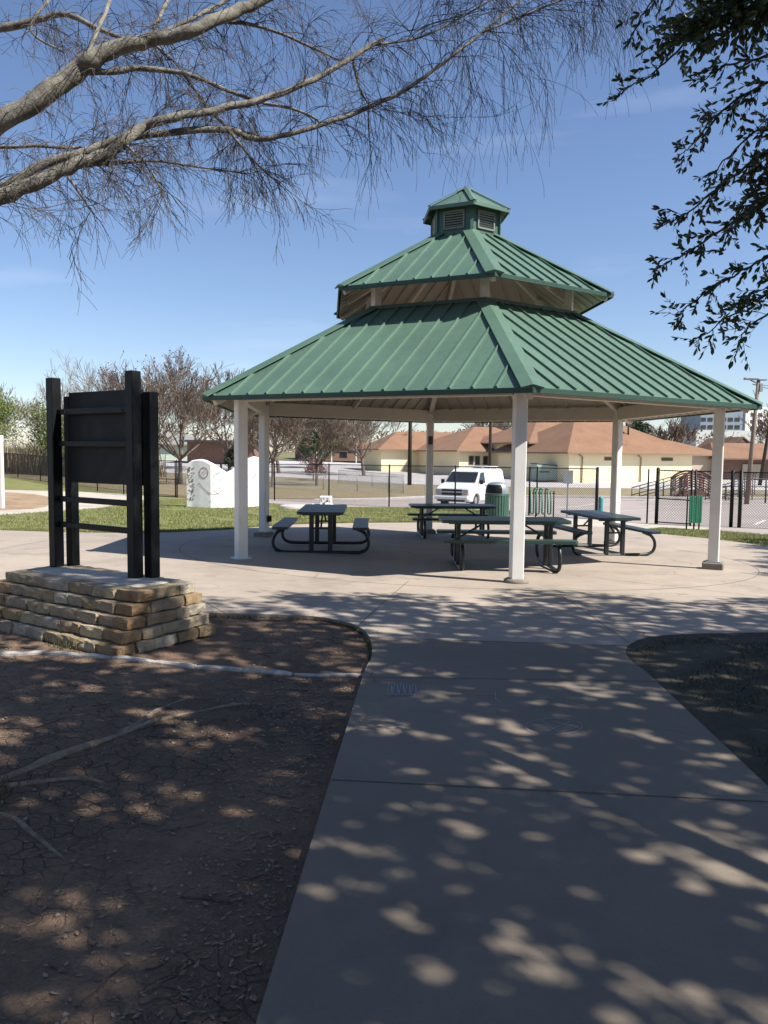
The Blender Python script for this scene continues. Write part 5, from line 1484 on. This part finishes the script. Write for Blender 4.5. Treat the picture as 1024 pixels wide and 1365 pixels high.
# surface roots
for pts, r0 in (([(-2.6, 2.75), (-2.0, 3.0), (-1.66, 3.25), (-1.5, 3.55), (-1.34, 3.85), (-1.2, 4.1), (-1.0, 4.3), (-.75, 4.42)], .032),
                ([(-1.34, 3.88), (-1.28, 4.12), (-1.24, 4.35), (-1.15, 4.5)], .022), ([(-2.6, 2.7), (-1.9, 2.85), (-1.5, 2.95), (-1.3, 2.8), (-1.1, 2.62)], .02),
                ([(-1.6, 3.2), (-1.35, 3.3), (-1.2, 3.28)], .02)):
    pts = curve(pts, 4); m = MB(); n = len(pts)
    p3 = [Vector((a, b, g(a, b)+und(a, b)+.25*r0*math.sin(3+i*.9)-.1*r0))-bt_base for i, (a, b) in enumerate(pts)]
    m.tube(p3, [r0*(1-.75*i/n)*rg.uniform(.85, 1.15) for i in range(n)], 8); m.build('root', M['root'], nb, recalc=False)

# ------------------------------------------------------------------ live oak: overhanging sprays and the crown that shades the path
SUN_AZ, SUN_EL = R(-21), R(48)
S = Vector((math.cos(SUN_EL)*math.cos(SUN_AZ), math.cos(SUN_EL)*math.sin(SUN_AZ), math.sin(SUN_EL)))
ob = Vector((7.4, -2.2, g(7.4, -2.2)))
oak = thing('live_oak', 'large evergreen oak overhead whose dark leafy sprays hang down the right side', 'tree', ob)
rg = random.Random(42)
lvs = []; lfs = []
def leaf(p, d, s, rg):
    d = d.normalized(); w = d.cross(rvec(rg)); 
    if w.length < .1: w = d.cross(Z)
    w = w.normalized(); nn = d.cross(w)
    o_ = len(lvs); W_ = s*rg.uniform(.15, .21)
    for a, b, c in ((0, 0, 0), (.28, .8, .04), (.68, .95, .06), (1., 0, 0), (.68, -.95, .06), (.28, -.8, .04)):
        lvs.append(tuple(p+d*s*a+w*W_*b+nn*s*c-ob))
    lfs.append((o_, o_+1, o_+2, o_+3)); lfs.append((o_, o_+3, o_+4, o_+5))
br = MB()
def spray(pts, r0, rg, dens=26, twigL=.17, s=(.032, .052)):
    n = len(pts); pp = []
    for i in range(n-1):
        p0, p1, p2, p3 = pts[max(i-1, 0)], pts[i], pts[i+1], pts[min(i+2, n-1)]
        for k in range(5):
            t = k/5; pp.append(.5*((2*p1)+(p2-p0)*t+(2*p0-5*p1+4*p2-p3)*t*t+(3*p1-p0-3*p2+p3)*t**3)+rvec(rg)*.006)
    pp.append(pts[-1]); N_ = len(pp)
    br.tube([q-ob for q in pp], [max(.0016, r0*(1-.8*i/N_)) for i in range(N_)], 5, cap=False)
    for i in range(2, N_):
        d0 = (pp[i]-pp[i-1]); seg = d0.length; d0.normalize()
        k = 1.75*dens*seg; k = int(k)+(rg.random() < k-int(k))
        for _ in range(k):
            b = pp[i-1]+(pp[i]-pp[i-1])*rg.random(); dd = (d0+rvec(rg)*1.0).normalized()
            L_ = twigL*rg.uniform(.35, 1.1)*(1-.45*i/N_); q = b; tp = [q]
            for m__ in range(4): dd = (dd+rvec(rg)*.2-Z*.05).normalized(); q = q+dd*L_/4; tp.append(q)
            br.tube([v-ob for v in tp], [.0017, .0015, .0013, .0011, .001], 3, cap=False, smooth=False)
            for j in range(1, 5):
                for _2 in range(rg.choice((2, 2, 3))):
                    leaf(tp[j], dd+rvec(rg)*.8, rg.uniform(*s)*(1-.25*i/N_), rg)
            leaf(tp[4], dd, rg.uniform(*s), rg)
def SP(seq, r0=.008, **k):
    spray([P(a, b, d) for a, b, d in seq], r0, rg, **k)
SP([(1150, 60, 3.6), (1020, 110, 3.7), (960, 150, 3.8), (925, 190, 3.9), (908, 205, 3.9)], .008)
SP([(1150, 120, 3.5), (1040, 190, 3.6), (985, 230, 3.7), (940, 265, 3.8), (905, 290, 3.9), (876, 305, 3.9)], .009, dens=24)
SP([(1150, 200, 3.5), (1050, 250, 3.6), (990, 290, 3.7), (940, 320, 3.75), (900, 345, 3.8), (872, 358, 3.85)], .009, dens=22)
SP([(1150, 260, 3.6), (1060, 320, 3.6), (1000, 355, 3.7), (950, 385, 3.8), (915, 410, 3.8), (898, 420, 3.8)], .008, dens=24)
SP([(1150, 300, 3.6), (1060, 370, 3.6), (1000, 405, 3.7), (960, 430, 3.75), (925, 458, 3.8)], .008, dens=24)
SP([(1160, 330, 3.5), (1070, 390, 3.5), (1020, 420, 3.55), (990, 445, 3.6), (985, 468, 3.6)], .008, dens=22)
SP([(1150, 160, 3.4), (1060, 170, 3.5), (1010, 175, 3.5), (965, 215, 3.6), (950, 240, 3.6)], .008, dens=20)
SP([(1150, 240, 3.4), (1060, 230, 3.5), (1010, 250, 3.5), (975, 300, 3.6), (960, 340, 3.6)], .008, dens=22)
SP([(1180, 20, 3.2), (1060, 60, 3.3), (1000, 80, 3.4), (960, 90, 3.5), (935, 110, 3.5)], .009, dens=24)
SP([(1100, -80, 3.2), (1000, -20, 3.3), (940, 30, 3.5), (900, 70, 3.6), (868, 100, 3.7), (835, 118, 3.8), (815, 135, 3.8)], .008, dens=18, twigL=.16)
SP([(1000, -120, 3.4), (930, -50, 3.5), (880, -10, 3.6), (850, 30, 3.7), (838, 60, 3.7)], .007, dens=16, twigL=.16)
SP([(1050, -90, 3.2), (980, -30, 3.3), (930, 10, 3.4), (895, 30, 3.5), (880, 60, 3.6)], .007, dens=18, twigL=.18)
for k in range(6):
    a = rg.uniform(900, 990); SP([(1120, -90+rg.uniform(-20, 30), 2.8), (1050, -40, 2.9), (1000, rg.uniform(-20, 30), 3.0), (a+10, rg.uniform(15, 70), 3.1)], .007, dens=40, twigL=.2)
for k in range(5):
    y0 = rg.uniform(120, 430); SP([(1200, y0-60, 3.3), (1090, y0-10, 3.3), (1040, y0+10, 3.4), (rg.uniform(985, 1015), y0+35, 3.5)], .007, dens=30)
# the crown: leaf clumps high over the path (to the sunward side), limbs leading to them
nodes = []
def shade_density(x, y):
    # how closed the crown is over each patch of ground it shades
    edge = 8.55+.6*noise.noise(Vector((x*.7, 0, 4)))+(.35*(x-3.5) if x > 3.5 else 0)+(1.9*(x-4.8) if x > 4.8 else 0)
    f = 1-sst(edge-1.3, edge+.2, y)
    if x < -.52*y-.55: return 0.
    if x > 4.5 and y > 8.2: f *= .42
    if x < -1.1 and y > 5.1: f *= .40
    if x < -1.0: f *= 1-.65*sst(6.2, 7., y)
    if x < -2.2: f *= .75
    return f
step = .42; gx_ = -5.5; CLN = 0
while gx_ < 10.5:
    gy_ = -3.
    while gy_ < 19:
        x = gx_+rg.uniform(-.2, .2); y = gy_+rg.uniform(-.2, .2); dn = shade_density(x, y)
        for _ in range(3):
            if rg.random() < dn*.95:
                h = rg.uniform(5.3, 7.6) if y < 5.5 else rg.uniform(6.4, 9); c = Vector((x, y, .2))+S*(h/S.z)
                # keep clear of the open sky in view
                s_ = project(c)
                if s_ is not None and s_[2] > 0 and -120 < s_[0] < 1144 and s_[1] > -150: continue
                nodes.append(c)
        gy_ += step
    gx_ += step
back = 0
for k in range(1200):                                # unseen crown added behind and beside to block sky light
    x, y = rg.uniform(-9, 15), rg.uniform(-13, -3); h = rg.uniform(2.6 if y < -8 else 5., 9.5)
    c = Vector((x+3, y-1, h)); nodes.append(c)
print('oak clumps', len(nodes))
nr = np.random.default_rng(3)
cen = np.array([tuple(c) for c in nodes]); nl = 120
Cc = np.repeat(cen, nl, 0); n = len(Cc)
dirn = nr.normal(size=(n, 3)); dirn /= np.linalg.norm(dirn, axis=1)[:, None]
pos = Cc+dirn*(nr.random((n, 1))**.45)*np.array([.34, .34, .26])
dv = nr.normal(size=(n, 3)); dv /= np.linalg.norm(dv, axis=1)[:, None]
wv = np.cross(dv, nr.normal(size=(n, 3))); wv /= np.linalg.norm(wv, axis=1)[:, None]
Ls = nr.uniform(.09, .15, (n, 1)); Wd = Ls*.29
ob_ = np.array(ob)
# openings in the crown: where they let the sun through, light reaches the ground in small patches
rh = random.Random(8); holes = []
for k in range(900):
    x, y = rh.uniform(-4.5, 6), rh.uniform(.6, 8.6)
    if x < -.2 and 2.2 < y < 4.6 and x > -1.1 and rh.random() < .6: continue
    if x > 2 and y < 6.3 and rh.random() < .35: continue
    for j in range(rh.randrange(2, 6) if y < 6.5 else rh.randrange(4, 9)):
        holes.append((x+rh.gauss(0, .32), y+rh.gauss(0, .2), rh.choice((-.006, .0, .006, .012, .024))*(.8 if y > 6.5 else 1.)-(.006 if y < 3.2 else 0), rh.uniform(1., 2.1), rh.uniform(-.9, .9)))
mp_ = pos+dv*Ls*.5; hh_ = (mp_[:, 2]-.2)/S.z
gx2, gy2 = mp_[:, 0]-hh_*S.x, mp_[:, 1]-hh_*S.y
keep = np.ones(n, bool)
for hx, hy, hr, hs, ha in holes:
    ux, uy = gx2-hx, gy2-hy; ca, sa = math.cos(ha), math.sin(ha)
    keep &= ((ux*ca+uy*sa)/hs)**2+(-ux*sa+uy*ca)**2 > (hr+.024)**2
print('oak leaves', n, keep.sum(), len(holes))
pos, dv, wv, Ls, Wd = pos[keep], dv[keep], wv[keep], Ls[keep], Wd[keep]
q4 = np.stack([pos-ob_, pos+dv*Ls*.45+wv*Wd-ob_, pos+dv*Ls-ob_, pos+dv*Ls*.45-wv*Wd-ob_], 1).reshape(-1, 3)
fc4 = np.arange(len(q4)).reshape(-1, 4)
raw('crown', q4.tolist(), fc4.tolist(), M['oakleaf'], oak)
raw('sprays', lvs, lfs, M['oakleaf'], oak)
br.build('spray_twigs', M['neartwig'], oak, recalc=False)
lm = MB(); lm.tube([Vector((0, 0, -.2)), Vector((0, 0, .3)), Vector((-.1, .1, 1.6)), Vector((-.3, .3, 3.2))], [.48, .34, .28, .26], 14, cap=False)
lm.build('trunk', M['oakbark'], oak, recalc=False)
lm = MB(); fk = Vector((-.3, .3, 3.1))+ob
hubs = []
for k in range(9):
    c = nodes[rg.randrange(len(nodes))]; c = Vector(c)-Z*.4; hubs.append(c)
    md = (fk+c)/2+Z*.6+rvec(rg)*.3; lm.tube([fk-ob, md-ob, c-ob], [.16, .09, .04], 8, cap=False)
for i in range(0, len(nodes), 5):
    c = Vector(nodes[i]); hb = min(hubs, key=lambda h_: (h_-c).length)
    s1 = project(c); md = (hb+c)/2+rvec(rg)*.15
    s2_ = project(md)
    if s2_ is not None and -60 < s2_[0] < 1084 and s2_[1] > -80: continue
    lm.tube([hb-ob, md-ob, c-ob], [.03, .02, .008], 5, cap=False)
# the low bough carrying the hanging sprays
c = P(1250, 120, 3.6); lm.tube([fk-ob, (fk+c)/2+Z*.5-ob, c-ob, P(1140, 180, 3.5)-ob], [.12, .08, .04, .015], 8, cap=False)
lm.build('limbs', M['oakbark'], oak, recalc=False)

# ------------------------------------------------------------------ light, sky, camera
w = bpy.data.worlds.new('World'); sc.world = w; w.use_nodes = True; nt = w.node_tree; nt.nodes.clear()
sky = nt.nodes.new('ShaderNodeTexSky'); sky.sky_type = 'NISHITA'; sky.sun_disc = False
sky.sun_elevation = SUN_EL; sky.sun_rotation = math.atan2(S.x, S.y)
sky.air_density = 1.0; sky.dust_density = .3; sky.ozone_density = 1.3; sky.altitude = 150
bg = nt.nodes.new('ShaderNodeBackground'); bg.inputs['Strength'].default_value = .075
out = nt.nodes.new('ShaderNodeOutputWorld')
# faint cirrus low in the sky
tc_ = nt.nodes.new('ShaderNodeTexCoord'); mp = nt.nodes.new('ShaderNodeMapping'); mp.inputs['Scale'].default_value = (1.5, 1.5, 9)
nz = nt.nodes.new('ShaderNodeTexNoise'); nz.inputs['Scale'].default_value = 2.2; nz.inputs['Detail'].default_value = 6
rp = nt.nodes.new('ShaderNodeValToRGB'); rp.color_ramp.elements[0].position = .58; rp.color_ramp.elements[0].color = (0, 0, 0, 1)
rp.color_ramp.elements[1].position = .8; rp.color_ramp.elements[1].color = (.16, .16, .16, 1)
mx = nt.nodes.new('ShaderNodeMix'); mx.data_type = 'RGBA'; mx.inputs[7].default_value = (7.5, 8, 8.5, 1)
nt.links.new(tc_.outputs['Generated'], mp.inputs[0]); nt.links.new(mp.outputs[0], nz.inputs['Vector']); nt.links.new(nz.outputs['Fac'], rp.inputs[0])
nt.links.new(rp.outputs[0], mx.inputs[0]); nt.links.new(sky.outputs[0], mx.inputs[6]); tn = nt.nodes.new('ShaderNodeMix'); tn.data_type = 'RGBA'; tn.blend_type = 'MULTIPLY'; tn.inputs[0].default_value = 1; tn.inputs[7].default_value = (1.0, 1.035, 1.17, 1)
nt.links.new(mx.outputs[2], tn.inputs[6]); nt.links.new(tn.outputs[2], bg.inputs[0]); nt.links.new(bg.outputs[0], out.inputs[0])
sl = bpy.data.lights.new('sun', 'SUN'); sl.energy = 5.0; sl.angle = R(.45); sl.color = (1, .955, .88)
so = bpy.data.objects.new('sun', sl); COL.objects.link(so); so.rotation_euler = S.to_track_quat('Z', 'Y').to_euler()
cd = bpy.data.cameras.new('camera'); cam = bpy.data.objects.new('camera', cd); COL.objects.link(cam)
cd.sensor_fit = 'VERTICAL'; cd.sensor_height = 24; cd.lens = F/1365*24; cd.clip_end = 6000; cd.clip_start = .05
mt = Matrix((RX, UP, -FW)).transposed().to_4x4(); mt.translation = Vector((0, 0, H)); cam.matrix_world = mt
sc.camera = cam
sc.view_settings.view_transform = 'Standard'; sc.view_settings.look = 'None'; sc.view_settings.exposure = .80; sc.view_settings.gamma = 1
sc.render.film_transparent = False
sc.cycles.max_bounces = 6
